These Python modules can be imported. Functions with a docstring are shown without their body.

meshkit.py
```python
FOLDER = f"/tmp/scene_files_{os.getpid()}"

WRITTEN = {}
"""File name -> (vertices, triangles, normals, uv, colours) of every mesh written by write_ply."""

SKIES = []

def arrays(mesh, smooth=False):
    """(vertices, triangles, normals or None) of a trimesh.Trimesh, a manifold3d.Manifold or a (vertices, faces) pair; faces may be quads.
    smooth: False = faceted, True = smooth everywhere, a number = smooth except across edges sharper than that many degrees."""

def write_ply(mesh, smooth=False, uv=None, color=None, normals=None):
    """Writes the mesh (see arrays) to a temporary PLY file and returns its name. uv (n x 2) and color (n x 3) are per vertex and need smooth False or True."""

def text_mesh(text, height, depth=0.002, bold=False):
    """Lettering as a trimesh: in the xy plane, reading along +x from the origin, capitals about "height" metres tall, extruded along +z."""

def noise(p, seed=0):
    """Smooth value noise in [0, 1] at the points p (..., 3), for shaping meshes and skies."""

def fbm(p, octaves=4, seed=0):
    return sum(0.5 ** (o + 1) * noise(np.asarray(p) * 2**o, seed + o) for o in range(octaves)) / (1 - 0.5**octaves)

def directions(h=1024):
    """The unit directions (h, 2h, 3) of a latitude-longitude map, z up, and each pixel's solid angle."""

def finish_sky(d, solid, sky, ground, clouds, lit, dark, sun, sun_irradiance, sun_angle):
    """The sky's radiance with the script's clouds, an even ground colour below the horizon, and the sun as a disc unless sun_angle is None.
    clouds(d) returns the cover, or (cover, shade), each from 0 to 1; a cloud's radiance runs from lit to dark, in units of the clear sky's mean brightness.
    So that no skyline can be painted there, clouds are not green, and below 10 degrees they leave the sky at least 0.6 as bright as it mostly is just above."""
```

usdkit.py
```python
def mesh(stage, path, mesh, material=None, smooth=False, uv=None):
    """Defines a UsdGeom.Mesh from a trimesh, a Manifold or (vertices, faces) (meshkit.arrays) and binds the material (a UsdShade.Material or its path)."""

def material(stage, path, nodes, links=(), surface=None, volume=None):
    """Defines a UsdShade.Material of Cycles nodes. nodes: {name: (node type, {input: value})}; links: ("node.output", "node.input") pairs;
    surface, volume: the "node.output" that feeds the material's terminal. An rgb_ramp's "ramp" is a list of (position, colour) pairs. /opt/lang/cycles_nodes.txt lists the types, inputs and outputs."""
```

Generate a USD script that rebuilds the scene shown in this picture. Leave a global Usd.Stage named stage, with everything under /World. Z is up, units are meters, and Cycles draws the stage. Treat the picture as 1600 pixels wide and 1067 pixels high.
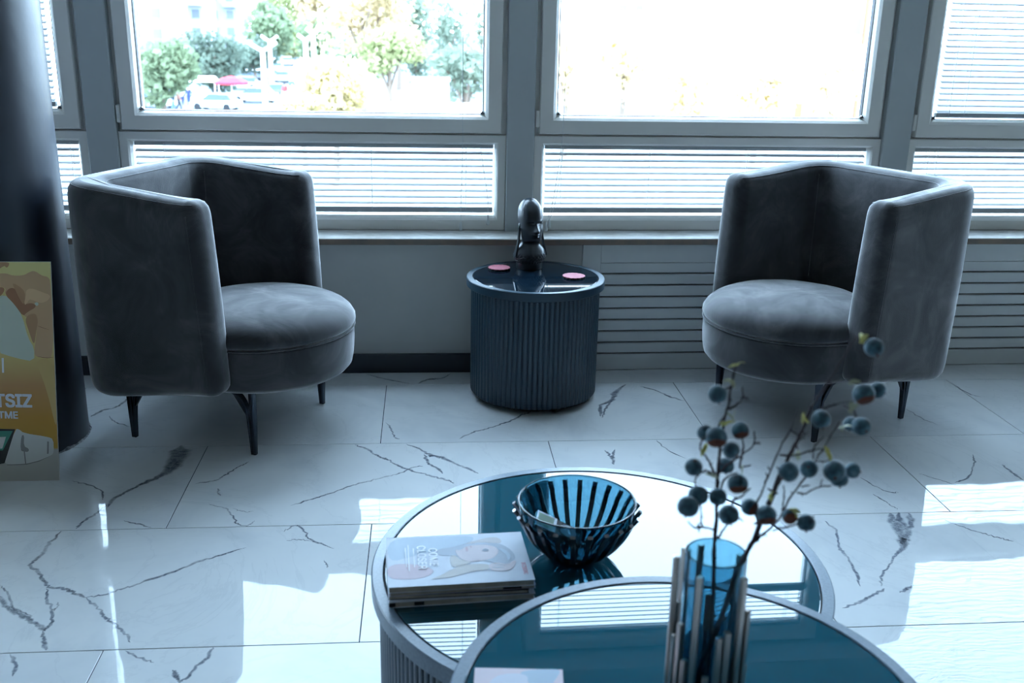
import math, random, numpy as np, trimesh, usdkit, meshkit
import manifold3d as m3
from shapely.geometry import Polygon
from pxr import Usd, UsdGeom, UsdLux, UsdShade, Gf, Sdf

PI = math.pi
stage = Usd.Stage.CreateInMemory()
UsdGeom.Xform.Define(stage, '/World')

# ------------------------------------------------------------------ camera, sky, sun, exposure
CAM = np.array([0.169, -3.912, 1.436]); YAW, PITCH, ROLL = math.radians(5.05), math.radians(17.668), math.radians(1.19)
FPX = 1568.4
fw = np.array([math.sin(YAW) * math.cos(PITCH), math.cos(YAW) * math.cos(PITCH), -math.sin(PITCH)])
_r = np.array([math.cos(YAW), -math.sin(YAW), 0.0]); _u = np.cross(_r, fw)
rt = _r * math.cos(ROLL) + _u * math.sin(ROLL); up = -_r * math.sin(ROLL) + _u * math.cos(ROLL)
cam = UsdGeom.Camera.Define(stage, '/World/Camera')
cam.CreateHorizontalApertureAttr(36.0); cam.CreateFocalLengthAttr(FPX / 1600 * 36)
cam.AddTransformOp().Set(Gf.Matrix4d(*rt, 0, *up, 0, *(-fw), 0, *CAM, 1))
cam.CreateFStopAttr(4.5); cam.CreateFocusDistanceAttr(3.15)
cam.CreateExposureAttr(1.0)

dome = UsdLux.DomeLight.Define(stage, '/World/Sky'); dome.CreateIntensityAttr(1.0)
skym = usdkit.material(stage, '/World/Looks/hazy_sky', {      # a bright, thinly clouded sky
    's': ('sky_texture', {'sky_type': 'multiple_scattering', 'sun_disc': False, 'sun_elevation': 0.75, 'sun_rotation': PI, 'aerosol_density': 4.0}),
    'mx': ('mix', {'fac': 0.93, 'color2': (4.0, 5.7, 7.4)}), 'b': ('background_shader', {'strength': 1.0})},
    [('s.color', 'mx.color1'), ('mx.color', 'b.color')], surface='b.background')
UsdShade.MaterialBindingAPI.Apply(dome.GetPrim()).Bind(skym)
sun = UsdLux.DistantLight.Define(stage, '/World/Sun'); sun.CreateIntensityAttr(2.4); sun.CreateAngleAttr(0.6); sun.CreateColorAttr(Gf.Vec3f(1.0, 0.93, 0.82))
sun.AddRotateXYZOp().Set(Gf.Vec3f(50, 0, -25))   # from behind the building, high

# ------------------------------------------------------------------ helpers
def lin(*c):
    c = np.array(c, float) / 255
    return tuple(float(x) for x in np.where(c <= 0.04045, c / 12.92, ((c + 0.055) / 1.055) ** 2.4))

def ray(px, py): return fw + (px - 800) / FPX * rt - (py - 533.5) / FPX * up
def onz(px, py, z):
    d = ray(px, py); return CAM + d * (z - CAM[2]) / d[2]
def ony(px, py, y):
    d = ray(px, py); return CAM + d * (y - CAM[1]) / d[1]
def proj(X):
    d = np.asarray(X, float) - CAM; z = d @ fw
    return np.stack([800 + FPX * (d @ rt) / z, 533.5 - FPX * (d @ up) / z], -1)

_taken = {}
def numbered(base):
    n = _taken.get(base, 0); _taken[base] = n + 1
    return base if n == 0 else f'{base}_{n:03d}'

def P(x): return str(x.GetPath()) if hasattr(x, 'GetPath') else x

def setd(prim, label=None, cat=None, group=None, kind=None):
    for k, v in (('label', label), ('category', cat), ('group', group), ('kind', kind)):
        if v: prim.SetCustomDataByKey(k, v)
    return prim

def thing(name, label=None, cat=None, loc=(0, 0, 0), rotz=0, group=None, kind=None):
    x = UsdGeom.Xform.Define(stage, numbered('/World/' + name))
    x.AddTranslateOp().Set(Gf.Vec3d(*map(float, loc)))
    if rotz: x.AddRotateZOp().Set(float(rotz))
    return setd(x.GetPrim(), label, cat, group, kind)

LOC = {}
def part(parent, name, mesh, mat, label=None, smooth=False, kind=None, uv=None):
    """One mesh prim under a thing (or under one of its parts)."""
    path = numbered((P(parent) if parent is not None else '/World') + '/' + name)
    m = usdkit.mesh(stage, path, mesh, MATS[mat], smooth=smooth, uv=uv)
    return setd(m.GetPrim(), label, None, None, kind)

def solo(name, mesh, mat, label, cat, group=None, kind=None, smooth=False):
    m = usdkit.mesh(stage, numbered('/World/' + name), mesh, MATS[mat], smooth=smooth)
    return setd(m.GetPrim(), label, cat, group, kind)

def dup(root, loc, rotz, label, group=None):
    was = root.GetCustomData()
    base = root.GetPath().pathString
    r = thing(base.split('/')[-1], label, was['category'], loc, rotz, group or was.get('group'))
    r.GetReferences().AddInternalReference(root.GetPath()); r.SetInstanceable(True)
    return r

def cat(ms): return trimesh.util.concatenate(ms)

def box(x0, x1, y0, y1, z0, z1, b=0.0):
    """Box, chamfered by b."""
    if b <= 0:
        m = trimesh.creation.box((x1 - x0, y1 - y0, z1 - z0)); m.apply_translation(((x0 + x1) / 2, (y0 + y1) / 2, (z0 + z1) / 2)); return m
    b = min(b, 0.45 * min(x1 - x0, y1 - y0, z1 - z0))
    p = []
    for sx, x in ((1, x0), (-1, x1)):
        for sy, y in ((1, y0), (-1, y1)):
            for sz, z in ((1, z0), (-1, z1)):
                p += [(x, y + sy * b, z + sz * b), (x + sx * b, y, z + sz * b), (x + sx * b, y + sy * b, z)]
    return trimesh.convex.convex_hull(np.array(p))

def loft(rings, cap=True, closed=True):
    """Quads between rings (lists of the same number of points), fans on the ends."""
    n = len(rings[0]); v = [np.asarray(r, float) for r in rings]; f = []
    k = n if closed else n - 1
    i = np.arange(k); j = (i + 1) % n
    for a in range(len(rings) - 1):
        o, q = a * n, (a + 1) * n
        f.append(np.c_[o + i, o + j, q + j]); f.append(np.c_[o + i, q + j, q + i])
    v = np.vstack(v)
    if cap:
        for o, flip in ((0, True), ((len(rings) - 1) * n, False)):
            c = len(v); v = np.vstack([v, v[o:o + n].mean(0)])
            t = np.c_[o + i, o + j, np.full(k, c)]
            f.append(t[:, ::-1] if flip else t)
    return trimesh.Trimesh(v, np.vstack(f), process=False)

def circle(r, z, n, cx=0, cy=0):
    t = np.arange(n) / n * 2 * PI
    return np.c_[cx + r * np.cos(t), cy + r * np.sin(t), np.full(n, z)]

def lathe(prof, n=48, cx=0, cy=0, cap=True):
    return loft([circle(max(r, 1e-5), z, n, cx, cy) for r, z in prof], cap=cap)

def ringlathe(prof, n=64, cx=0, cy=0):
    """Closed profile turned into a ring (no caps)."""
    rings = [circle(r, z, n, cx, cy) for r, z in prof + [prof[0]]]
    return loft(rings, cap=False)

def tube(pts, rad, n=8, cap=True):
    pts = np.asarray(pts, float); m = len(pts)
    rad = np.full(m, rad) if np.ndim(rad) == 0 else np.asarray(rad, float)
    t = np.gradient(pts, axis=0); t /= np.linalg.norm(t, axis=1)[:, None] + 1e-12
    ref = np.array([0, 0, 1.0]) if abs(t[0][2]) < 0.9 else np.array([1.0, 0, 0])
    rings = []
    for p, d, r in zip(pts, t, rad):
        a = np.cross(d, ref); a /= np.linalg.norm(a) + 1e-12; b = np.cross(d, a); ref = np.cross(a, d)
        th = np.arange(n) / n * 2 * PI
        rings.append(p + r * (np.cos(th)[:, None] * a + np.sin(th)[:, None] * b))
    return loft(rings, cap=cap)

def strap(path, widths, thick, side):
    """Flat bar along path; width along side, thickness across."""
    path = np.asarray(path, float); t = np.gradient(path, axis=0); t /= np.linalg.norm(t, axis=1)[:, None]
    side = np.asarray(side, float); rings = []
    thick = np.full(len(path), thick) if np.ndim(thick) == 0 else thick
    for p, d, w, h in zip(path, t, widths, thick):
        nrm = np.cross(d, side); nrm /= np.linalg.norm(nrm)
        c = min(w, h) * 0.22
        q = [(w / 2 - c, h / 2), (-w / 2 + c, h / 2), (-w / 2, h / 2 - c), (-w / 2, -h / 2 + c), (-w / 2 + c, -h / 2), (w / 2 - c, -h / 2), (w / 2, -h / 2 + c), (w / 2, h / 2 - c)]
        rings.append([p + side * a + nrm * b for a, b in q])
    return loft(rings)

def catmull(pts, k=6):
    p = np.asarray(pts, float); p = np.vstack([2 * p[0] - p[1], p, 2 * p[-1] - p[-2]]); out = []
    for i in range(1, len(p) - 2):
        for s in np.arange(k) / k:
            a, b, c, d = p[i - 1:i + 3]
            out.append(0.5 * (2 * b + (c - a) * s + (2 * a - 5 * b + 4 * c - d) * s * s + (3 * b - a - 3 * c + d) * s ** 3))
    return np.array(out + [p[-2]])

def chaikin(p, n=2):
    p = np.asarray(p, float)
    for _ in range(n):
        q = np.roll(p, -1, 0); p = np.stack([0.75 * p + 0.25 * q, 0.25 * p + 0.75 * q], 1).reshape(-1, p.shape[1])
    return p

def prism(poly, z0, z1):
    poly = poly if hasattr(poly, 'exterior') else Polygon(poly).buffer(0)
    gs = [g for g in getattr(poly, 'geoms', [poly]) if g.area > 1e-12]
    m = cat([trimesh.creation.extrude_polygon(g, z1 - z0, engine='earcut') for g in gs]); m.apply_translation((0, 0, z0)); return m

def frame_ring(x0, x1, z0, z1, wl, wr, wb, wt, prof):
    """A rectangular frame; prof: closed list of (share of the member's width, y)."""
    rings = []
    for cx, cz, sx, sz, a, b in ((x0, z0, 1, 1, wl, wb), (x1, z0, -1, 1, wr, wb), (x1, z1, -1, -1, wr, wt), (x0, z1, 1, -1, wl, wt)):
        rings.append([(cx + sx * a * t, y, cz + sz * b * t) for t, y in prof])
    return loft(rings + [rings[0]], cap=False)

BX, BK = 0.559, 0.0200
def bend(m):
    """The window wall turns slightly away to the right of the middle mullion."""
    m = m.copy(); m.vertices[:, 1] += BK * np.clip(m.vertices[:, 0] - BX, 0, None); return m

def xform(m, loc=(0, 0, 0), rz=0, rx=0, ry=0):
    m = m.copy(); T = trimesh.transformations
    M = T.translation_matrix(loc) @ T.rotation_matrix(rz, [0, 0, 1]) @ T.rotation_matrix(rx, [1, 0, 0]) @ T.rotation_matrix(ry, [0, 1, 0])
    m.apply_transform(M); return m

def out(m):
    m = m.copy()
    if m.volume < 0: m.invert()
    return m

# ------------------------------------------------------------------ materials
MATS = {}
def mat(name, nodes, links=(), surface='p.BSDF'):
    MATS[name] = usdkit.material(stage, '/World/Looks/' + name, nodes, links, surface=surface)

def plain(name, col, rough=0.5, metal=0.0, spec=0.5, coat=0.0, bump=None, var=None, **kw):
    """Principled; var = (scale, second colour) mixes noise into the colour; bump = (scale, distance)."""
    n = {'p': ('principled_bsdf', dict(base_color=col, roughness=rough, metallic=metal, specular_ior_level=spec, coat_weight=coat, **kw))}; l = []
    if var or bump: n['tc'] = ('texture_coordinate', {})
    if var:
        n['n'] = ('noise_texture', {'scale': var[0], 'detail': 5.0, 'roughness': 0.6})
        n['r'] = ('rgb_ramp', {'ramp': [(0.32, col), (0.68, var[1])]})
        l += [('tc.object', 'n.vector'), ('n.fac', 'r.fac'), ('r.color', 'p.base_color')]
    if bump:
        n['bn'] = ('noise_texture', {'scale': bump[0], 'detail': 4.0}); n['b'] = ('bump', {'distance': bump[1], 'strength': 1.0})
        l += [('tc.object', 'bn.vector'), ('bn.fac', 'b.height'), ('b.normal', 'p.normal')]
    mat(name, n, l)

plain('wall_paint', lin(206, 206, 202), 0.75, bump=(60, 0.0006), var=(3.0, lin(199, 200, 197)))
plain('room_wall', lin(116, 108, 98), 0.8, bump=(50, 0.0006))
plain('ceiling_paint', lin(192, 187, 178), 0.85, bump=(50, 0.0006))
plain('baseboard_dark', lin(30, 36, 46), 0.35, bump=(30, 0.0004))
plain('window_white', lin(243, 239, 232), 0.32, var=(2.0, lin(238, 235, 229)))
plain('mullion_paint', lin(196, 200, 200), 0.55, var=(6.0, lin(190, 195, 196)))
plain('gasket_black', lin(25, 26, 28), 0.5)
plain('louver_paint', lin(222, 224, 222), 0.42, var=(7.0, lin(217, 219, 218)))
plain('dark_void', lin(10, 12, 14), 0.9)
plain('sill_marble', lin(205, 204, 200), 0.28, var=(9.0, lin(178, 172, 164)))
plain('sill_edge', lin(150, 128, 110), 0.5, var=(14.0, lin(120, 112, 106)))
plain('column_paint', lin(26, 33, 46), 0.36, spec=0.8, bump=(7, 0.002))
plain('scuff_white', lin(190, 190, 190), 0.8, var=(60, lin(60, 65, 72)))
plain('grout', lin(45, 55, 70), 0.8)
plain('chrome_dark', lin(136, 134, 136), 0.16, metal=1.0)
plain('bar_steel', lin(186, 178, 172), 0.24, metal=1.0)
plain('gunmetal', lin(66, 72, 82), 0.18, metal=1.0)
plain('black_rubber', lin(14, 15, 17), 0.6)
plain('table_blue', lin(25, 50, 64), 0.34, bump=(120, 0.0002))
plain('table_steel', lin(112, 128, 144), 0.3, var=(180.0, lin(98, 114, 130)))
plain('table_steel_body', lin(84, 98, 112), 0.36)
plain('table_groove', lin(16, 24, 32), 0.6)
plain('teal_glass', lin(12, 66, 80), 0.015, ior=1.75)
plain('black_glass', lin(6, 16, 24), 0.015, ior=1.6)
plain('statue_black', lin(13, 24, 33), 0.3, spec=0.9, bump=(90, 0.0004))
plain('coaster_pink', lin(214, 128, 142), 0.6, bump=(90, 0.0006), var=(25, lin(200, 112, 128)))
plain('coaster_black', lin(20, 20, 24), 0.6)
plain('paper_page', lin(200, 190, 172), 0.7, var=(40, lin(168, 158, 142)))
plain('paper_dark', lin(28, 30, 34), 0.5)
plain('cover_white', lin(206, 212, 224), 0.5, spec=0.25)
plain('cover_violet', lin(168, 165, 186), 0.3)
for nm, c in dict(p_band=(180, 196, 212), p_hair=(168, 178, 194), p_skin=(208, 196, 202), p_neck=(196, 192, 190), p_arm=(192, 188, 192), p_shoulder=(202, 182, 192), p_eye=(138, 146, 162), p_lip=(190, 160, 170),
                  p_white=(246, 248, 252), p_red=(206, 92, 116), p_pink=(222, 205, 212), p_pale=(214, 214, 226)).items():
    plain(nm, lin(*c), 0.5, spec=0.25)
for nm, c in dict(q_grey=(206, 212, 196), q_skin=(212, 172, 132), q_skin_dark=(172, 122, 90), q_skin_mid=(194, 150, 112), q_skin_light=(228, 190, 146), q_tan=(196, 146, 92), q_text=(236, 236, 240), q_machine=(222, 220, 214), q_black=(24, 26, 26), q_teal=(70, 150, 126), q_cable=(150, 146, 140), q_table=(196, 192, 182), q_pale=(216, 184, 120)).items():
    plain(nm, lin(*c), 0.35)
plain('board_edge', lin(214, 210, 200), 0.6)
plain('branch_brown', lin(50, 40, 46), 0.75, bump=(80, 0.002), var=(60, lin(74, 60, 66)))
plain('leaf_yellow', lin(206, 198, 92), 0.6, var=(60, lin(222, 218, 150)))
plain('leaf_pale', lin(206, 208, 176), 0.6)
plain('device_black', lin(18, 20, 24), 0.25)
plain('device_silver', lin(196, 204, 214), 0.25, metal=0.6)
plain('device_screen', lin(168, 196, 178), 0.15)
plain('cord_white', lin(226, 228, 226), 0.6)
plain('brass', lin(190, 150, 90), 0.35, metal=0.8)
# outdoors
plain('asphalt', lin(92, 98, 106), 0.9, var=(0.4, lin(104, 110, 116)))
plain('pavement', lin(150, 148, 144), 0.9)
plain('facade_cream', lin(140, 135, 131), 0.9, var=(0.5, lin(132, 128, 125)))
plain('facade_white', lin(164, 166, 170), 0.9, var=(0.5, lin(156, 159, 163)))
plain('facade_pink', lin(140, 108, 102), 0.9)
plain('facade_grey', lin(146, 151, 154), 0.9)
plain('facade_orange', lin(160, 108, 78), 0.9)
plain('far_window', lin(104, 110, 118), 0.3)
plain('lamp_white', lin(236, 238, 238), 0.5)
plain('bark', lin(120, 104, 92), 0.9)
plain('car_white', lin(236, 240, 244), 0.25, coat=0.5)
plain('car_silver', lin(170, 182, 196), 0.25, coat=0.5, metal=0.3)
plain('car_dark', lin(58, 66, 82), 0.25, coat=0.5)
plain('car_red', lin(196, 52, 58), 0.3, coat=0.5)
plain('car_glass', lin(50, 66, 82), 0.08)
plain('tyre', lin(30, 32, 36), 0.8)
plain('awning_red', lin(206, 44, 66), 0.7)
plain('awning_white', lin(236, 236, 236), 0.7)
plain('skin_far', lin(190, 140, 116), 0.7)
for nm, c in dict(cloth_navy=(44, 56, 92), cloth_black=(40, 44, 52), cloth_red=(190, 70, 70), cloth_blue=(90, 120, 160), cloth_white=(220, 222, 224), cloth_brown=(120, 84, 72)).items():
    plain(nm, lin(*c), 0.8)

# floor tile: polished pale porcelain with faint clouding and a very slight waviness
mat('floor_tile', {'g': ('geometry', {}), 'oi': ('object_info', {}), 'vm': ('vector_math', {'math_type': 'multiply_add', 'vector2': (1, 1, 1)}),
    'cx': ('combine_xyz', {}), 'm': ('math', {'math_type': 'multiply', 'value2': 37.0}),
    'n': ('noise_texture', {'scale': 2.2, 'detail': 6.0, 'roughness': 0.6, 'distortion': 0.8}),
    'r': ('rgb_ramp', {'ramp': [(0.25, lin(204, 208, 212)), (0.5, lin(222, 224, 225)), (0.75, lin(228, 229, 229))]}),
    'v': ('noise_texture', {'scale': 1.6, 'detail': 8.0, 'roughness': 0.62, 'distortion': 1.4}),
    'vr': ('rgb_ramp', {'ramp': [(0.0, (0,) * 3), (0.488, (0,) * 3), (0.5, (0.10,) * 3), (0.512, (0,) * 3), (1, (0,) * 3)]}),
    'mx': ('mix_color', {'b': lin(140, 146, 154)}),
    'bn': ('noise_texture', {'scale': 9.0, 'detail': 1.0}), 'b': ('bump', {'distance': 0.0012, 'strength': 0.35}),
    'p': ('principled_bsdf', {'roughness': 0.025, 'ior': 1.40})},
    [('oi.random', 'm.value1'), ('m.value', 'cx.z'), ('g.position', 'vm.vector1'), ('cx.vector', 'vm.vector3'), ('vm.vector', 'n.vector'), ('vm.vector', 'v.vector'), ('n.fac', 'r.fac'), ('v.fac', 'vr.fac'),
     ('r.color', 'mx.a'), ('vr.color', 'mx.fac'), ('mx.result', 'p.base_color'), ('g.position', 'bn.vector'), ('bn.fac', 'b.height'), ('b.normal', 'p.normal')])

# grey vein print: feathered over its width, broken up by noise
mat('marble_vein', {'uv': ('uvmap', {'attribute': 'st'}), 'sx': ('separate_xyz', {}), 'a': ('math', {'math_type': 'subtract', 'value2': 0.5}), 'ab': ('math', {'math_type': 'absolute'}),
    'k': ('map_range', {'range_type': 'smoothstep', 'from_min': 0.5, 'from_max': 0.12, 'to_min': 0.0, 'to_max': 1.0, 'clamp': True}),
    'g': ('geometry', {}), 'n': ('noise_texture', {'scale': 75.0, 'detail': 6.0, 'roughness': 0.7}), 'n2': ('noise_texture', {'scale': 14.0, 'detail': 3.0}),
    'nr': ('map_range', {'from_min': 0.36, 'from_max': 0.6, 'to_min': 0.38, 'to_max': 0.95, 'clamp': True}), 'nr2': ('map_range', {'from_min': 0.34, 'from_max': 0.58, 'to_min': 0.45, 'to_max': 1.0, 'clamp': True}),
    'm': ('math', {'math_type': 'multiply'}), 'm2': ('math', {'math_type': 'multiply'}),
    't': ('transparent_bsdf', {}), 'p': ('principled_bsdf', {'base_color': lin(104, 110, 122), 'roughness': 0.03, 'ior': 1.46}), 'mx': ('mix_closure', {})},
    [('uv.UV', 'sx.vector'), ('sx.x', 'a.value1'), ('a.value', 'ab.value1'), ('ab.value', 'k.value'), ('g.position', 'n.vector'), ('g.position', 'n2.vector'), ('n.fac', 'nr.value'), ('n2.fac', 'nr2.value'),
     ('k.result', 'm.value1'), ('nr.result', 'm.value2'), ('m.value', 'm2.value1'), ('nr2.result', 'm2.value2'), ('m2.value', 'mx.fac'), ('t.BSDF', 'mx.closure1'), ('p.BSDF', 'mx.closure2')], surface='mx.closure')

# Schlick reflection from both faces of a pane (layer_weight.facing is 1 - |cos|)
mat('window_pane', {'lw': ('layer_weight', {'blend': 0.5}), 'pw': ('math', {'math_type': 'power', 'value2': 5.0}), 'f': ('math', {'math_type': 'multiply_add', 'value2': 0.96, 'value3': 0.04}),
    't': ('transparent_bsdf', {'color': (0.98, 0.985, 0.985)}), 'g': ('glossy_bsdf', {'color': (1, 1, 1), 'roughness': 0.0}), 'mx': ('mix_closure', {})},
    [('lw.facing', 'pw.value1'), ('pw.value', 'f.value1'), ('f.value', 'mx.fac'), ('t.BSDF', 'mx.closure1'), ('g.BSDF', 'mx.closure2')], surface='mx.closure')
mat('blind_slat', {'p': ('principled_bsdf', {'base_color': lin(182, 186, 188), 'roughness': 0.45}), 't': ('translucent_bsdf', {'color': lin(160, 165, 165)}), 'mx': ('mix_closure', {'fac': 0.06})},
    [('p.BSDF', 'mx.closure1'), ('t.BSDF', 'mx.closure2')], surface='mx.closure')
# velvet: dark when looked at squarely, pale where seen along the pile; brushed patches in the pile
mat('velvet', {'tc': ('texture_coordinate', {}), 'n': ('noise_texture', {'scale': 5.0, 'detail': 6.0, 'roughness': 0.68, 'distortion': 0.9}), 'r': ('rgb_ramp', {'ramp': [(0.32, lin(27, 28, 32)), (0.5, lin(46, 46, 50)), (0.68, lin(72, 69, 71))]}),
    'r2': ('rgb_ramp', {'ramp': [(0.36, (0.32, 0.315, 0.33)), (0.5, (0.64, 0.62, 0.63)), (0.64, (1.0, 0.96, 0.95))]}),
    'bn': ('noise_texture', {'scale': 350.0, 'detail': 2.0}), 'b': ('bump', {'distance': 0.0005}),
    'p': ('principled_bsdf', {'roughness': 0.8, 'sheen_weight': 0.5, 'sheen_roughness': 0.5, 'specular_ior_level': 0.3}), 'sh': ('sheen_bsdf', {'roughness': 0.4}), 'ad': ('add_closure', {})},
    [('tc.object', 'n.vector'), ('n.fac', 'r.fac'), ('r.color', 'p.base_color'), ('n.fac', 'r2.fac'), ('r2.color', 'sh.color'), ('tc.object', 'bn.vector'), ('bn.fac', 'b.height'), ('b.normal', 'p.normal'), ('b.normal', 'sh.normal'), ('p.BSDF', 'ad.closure1'), ('sh.BSDF', 'ad.closure2')], surface='ad.closure')
mat('tinted_glass', {'p': ('principled_bsdf', {'base_color': (0.19, 0.44, 0.55), 'roughness': 0.0, 'transmission_weight': 1.0, 'ior': 1.35})})
mat('bowl_glass', {'p': ('principled_bsdf', {'base_color': (0.10, 0.27, 0.35), 'roughness': 0.0, 'transmission_weight': 1.0, 'ior': 1.35})})
mat('berry', {'tc': ('texture_coordinate', {}), 'n': ('noise_texture', {'scale': 90.0, 'detail': 4.0}), 'r': ('rgb_ramp', {'ramp': [(0.3, lin(24, 48, 60)), (0.58, lin(66, 106, 122)), (0.8, lin(120, 152, 164))]}),
    'p': ('principled_bsdf', {'roughness': 0.7, 'sheen_weight': 0.3})}, [('tc.object', 'n.vector'), ('n.fac', 'r.fac'), ('r.color', 'p.base_color')])
plain('berry_tip', lin(126, 66, 42), 0.7, var=(120, lin(70, 40, 34)))
# printed poster: yellow above running to orange, white table edge below (printed colours)
mat('poster_print', {'tc': ('texture_coordinate', {}), 'sx': ('separate_xyz', {}), 'mr': ('map_range', {'from_min': 0.0, 'from_max': 0.7, 'to_min': 0.0, 'to_max': 1.0, 'clamp': True}),
    'r': ('rgb_ramp', {'ramp': [(0.0, lin(196, 192, 182)), (0.145, lin(200, 196, 186)), (0.155, lin(206, 160, 52)), (0.3, lin(206, 152, 62)), (0.45, lin(204, 154, 100)), (0.6, lin(222, 200, 130)), (1.0, lin(232, 218, 150))]}),
    'p': ('principled_bsdf', {'roughness': 0.35})}, [('tc.object', 'sx.vector'), ('sx.z', 'mr.value'), ('mr.result', 'r.fac'), ('r.color', 'p.base_color'),])
for nm, a, b in (('leaf_glow', (222, 202, 150), (236, 222, 192)), ('leaf_green', (104, 116, 90), (132, 143, 113)), ('leaf_deep', (82, 94, 84), (106, 116, 102)), ('leaf_autumn', (190, 172, 122), (206, 192, 154)), ('leaf_pink', (180, 158, 122), (196, 180, 148)), ('leaf_lime', (140, 146, 102), (168, 167, 126)), ('needle', (106, 116, 102), (130, 139, 122))):
    mat(nm, {'g': ('geometry', {}), 'n': ('noise_texture', {'scale': 0.9, 'detail': 3.0}), 'r': ('rgb_ramp', {'ramp': [(0.35, lin(*a)), (0.65, lin(*b))]}), 'd': ('diffuse_bsdf', {}), 't': ('translucent_bsdf', {}), 'mx': ('mix_closure', {'fac': 0.35})},
        [('g.position', 'n.vector'), ('n.fac', 'r.fac'), ('r.color', 'd.color'), ('r.color', 't.color'), ('d.BSDF', 'mx.closure1'), ('t.BSDF', 'mx.closure2')], surface='mx.closure')

# ------------------------------------------------------------------ the room shell
XL, XR, YB, ZC = -4.52, 5.6, -6.5, 2.75
def struct(name, m, mt, smooth=False):
    p = usdkit.mesh(stage, numbered('/World/' + name), m, MATS[mt], smooth=smooth).GetPrim(); p.SetCustomDataByKey('kind', 'structure'); return p

struct('wall_north', bend(cat([box(XL, 0.559, 0.16, 0.40, -0.02, 0.559), box(0.559, 0.8165, 0.16, 0.40, -0.02, 0.559), box(0.8165, 3.4, 0.185, 0.40, -0.02, 0.559), box(3.4, XR, 0.16, 0.40, -0.02, 0.559),
                               box(XL, 0.559, 0.16, 0.40, 2.49, ZC), box(0.559, XR, 0.16, 0.40, 2.49, ZC)])), 'wall_paint')
struct('wall_west', box(XL - 0.12, XL, YB - 0.12, 0.40, -0.02, ZC), 'room_wall')
struct('wall_east', box(XR, XR + 0.12, YB - 0.12, 0.52, -0.02, ZC), 'room_wall')
struct('wall_south', box(XL - 0.12, XR + 0.12, YB - 0.12, YB, -0.02, ZC), 'room_wall')
struct('ceiling', box(XL - 0.12, XR + 0.12, YB - 0.12, 0.55, ZC, ZC + 0.12), 'ceiling_paint')
struct('baseboard_north', box(XL, 0.812, 0.147, 0.16, 0.0, 0.085, 0.004), 'baseboard_dark')

# floor: single porcelain tiles, 60 x 120 cm, in half bond
fl = thing('floor', kind='structure')
part(fl, 'grout', box(XL, XR, YB, 0.42, -0.03, -0.002), 'grout')
tiles = {}
row_edges = [0.30, 0.0] + [-0.6 * k for k in range(1, 12)]
for r in range(len(row_edges) - 1):
    y1, y0 = row_edges[r], max(row_edges[r + 1], YB)
    if y1 <= YB: break
    off = 0.6 if r % 2 == 0 else 0.0
    k = math.floor((XL - off) / 1.2)
    while off + 1.2 * k < XR:
        x0, x1 = max(off + 1.2 * k, XL), min(off + 1.2 * (k + 1), XR); k += 1
        if x1 - x0 < 0.02: continue
        t = part(fl, 'floor_tile', box(x0 + 0.0012, x1 - 0.0012, y0 + 0.0012, y1 - 0.0012, -0.012, 0.0, 0.0008), 'floor_tile')
        tiles[(x0, x1, y0, y1)] = t

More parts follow.
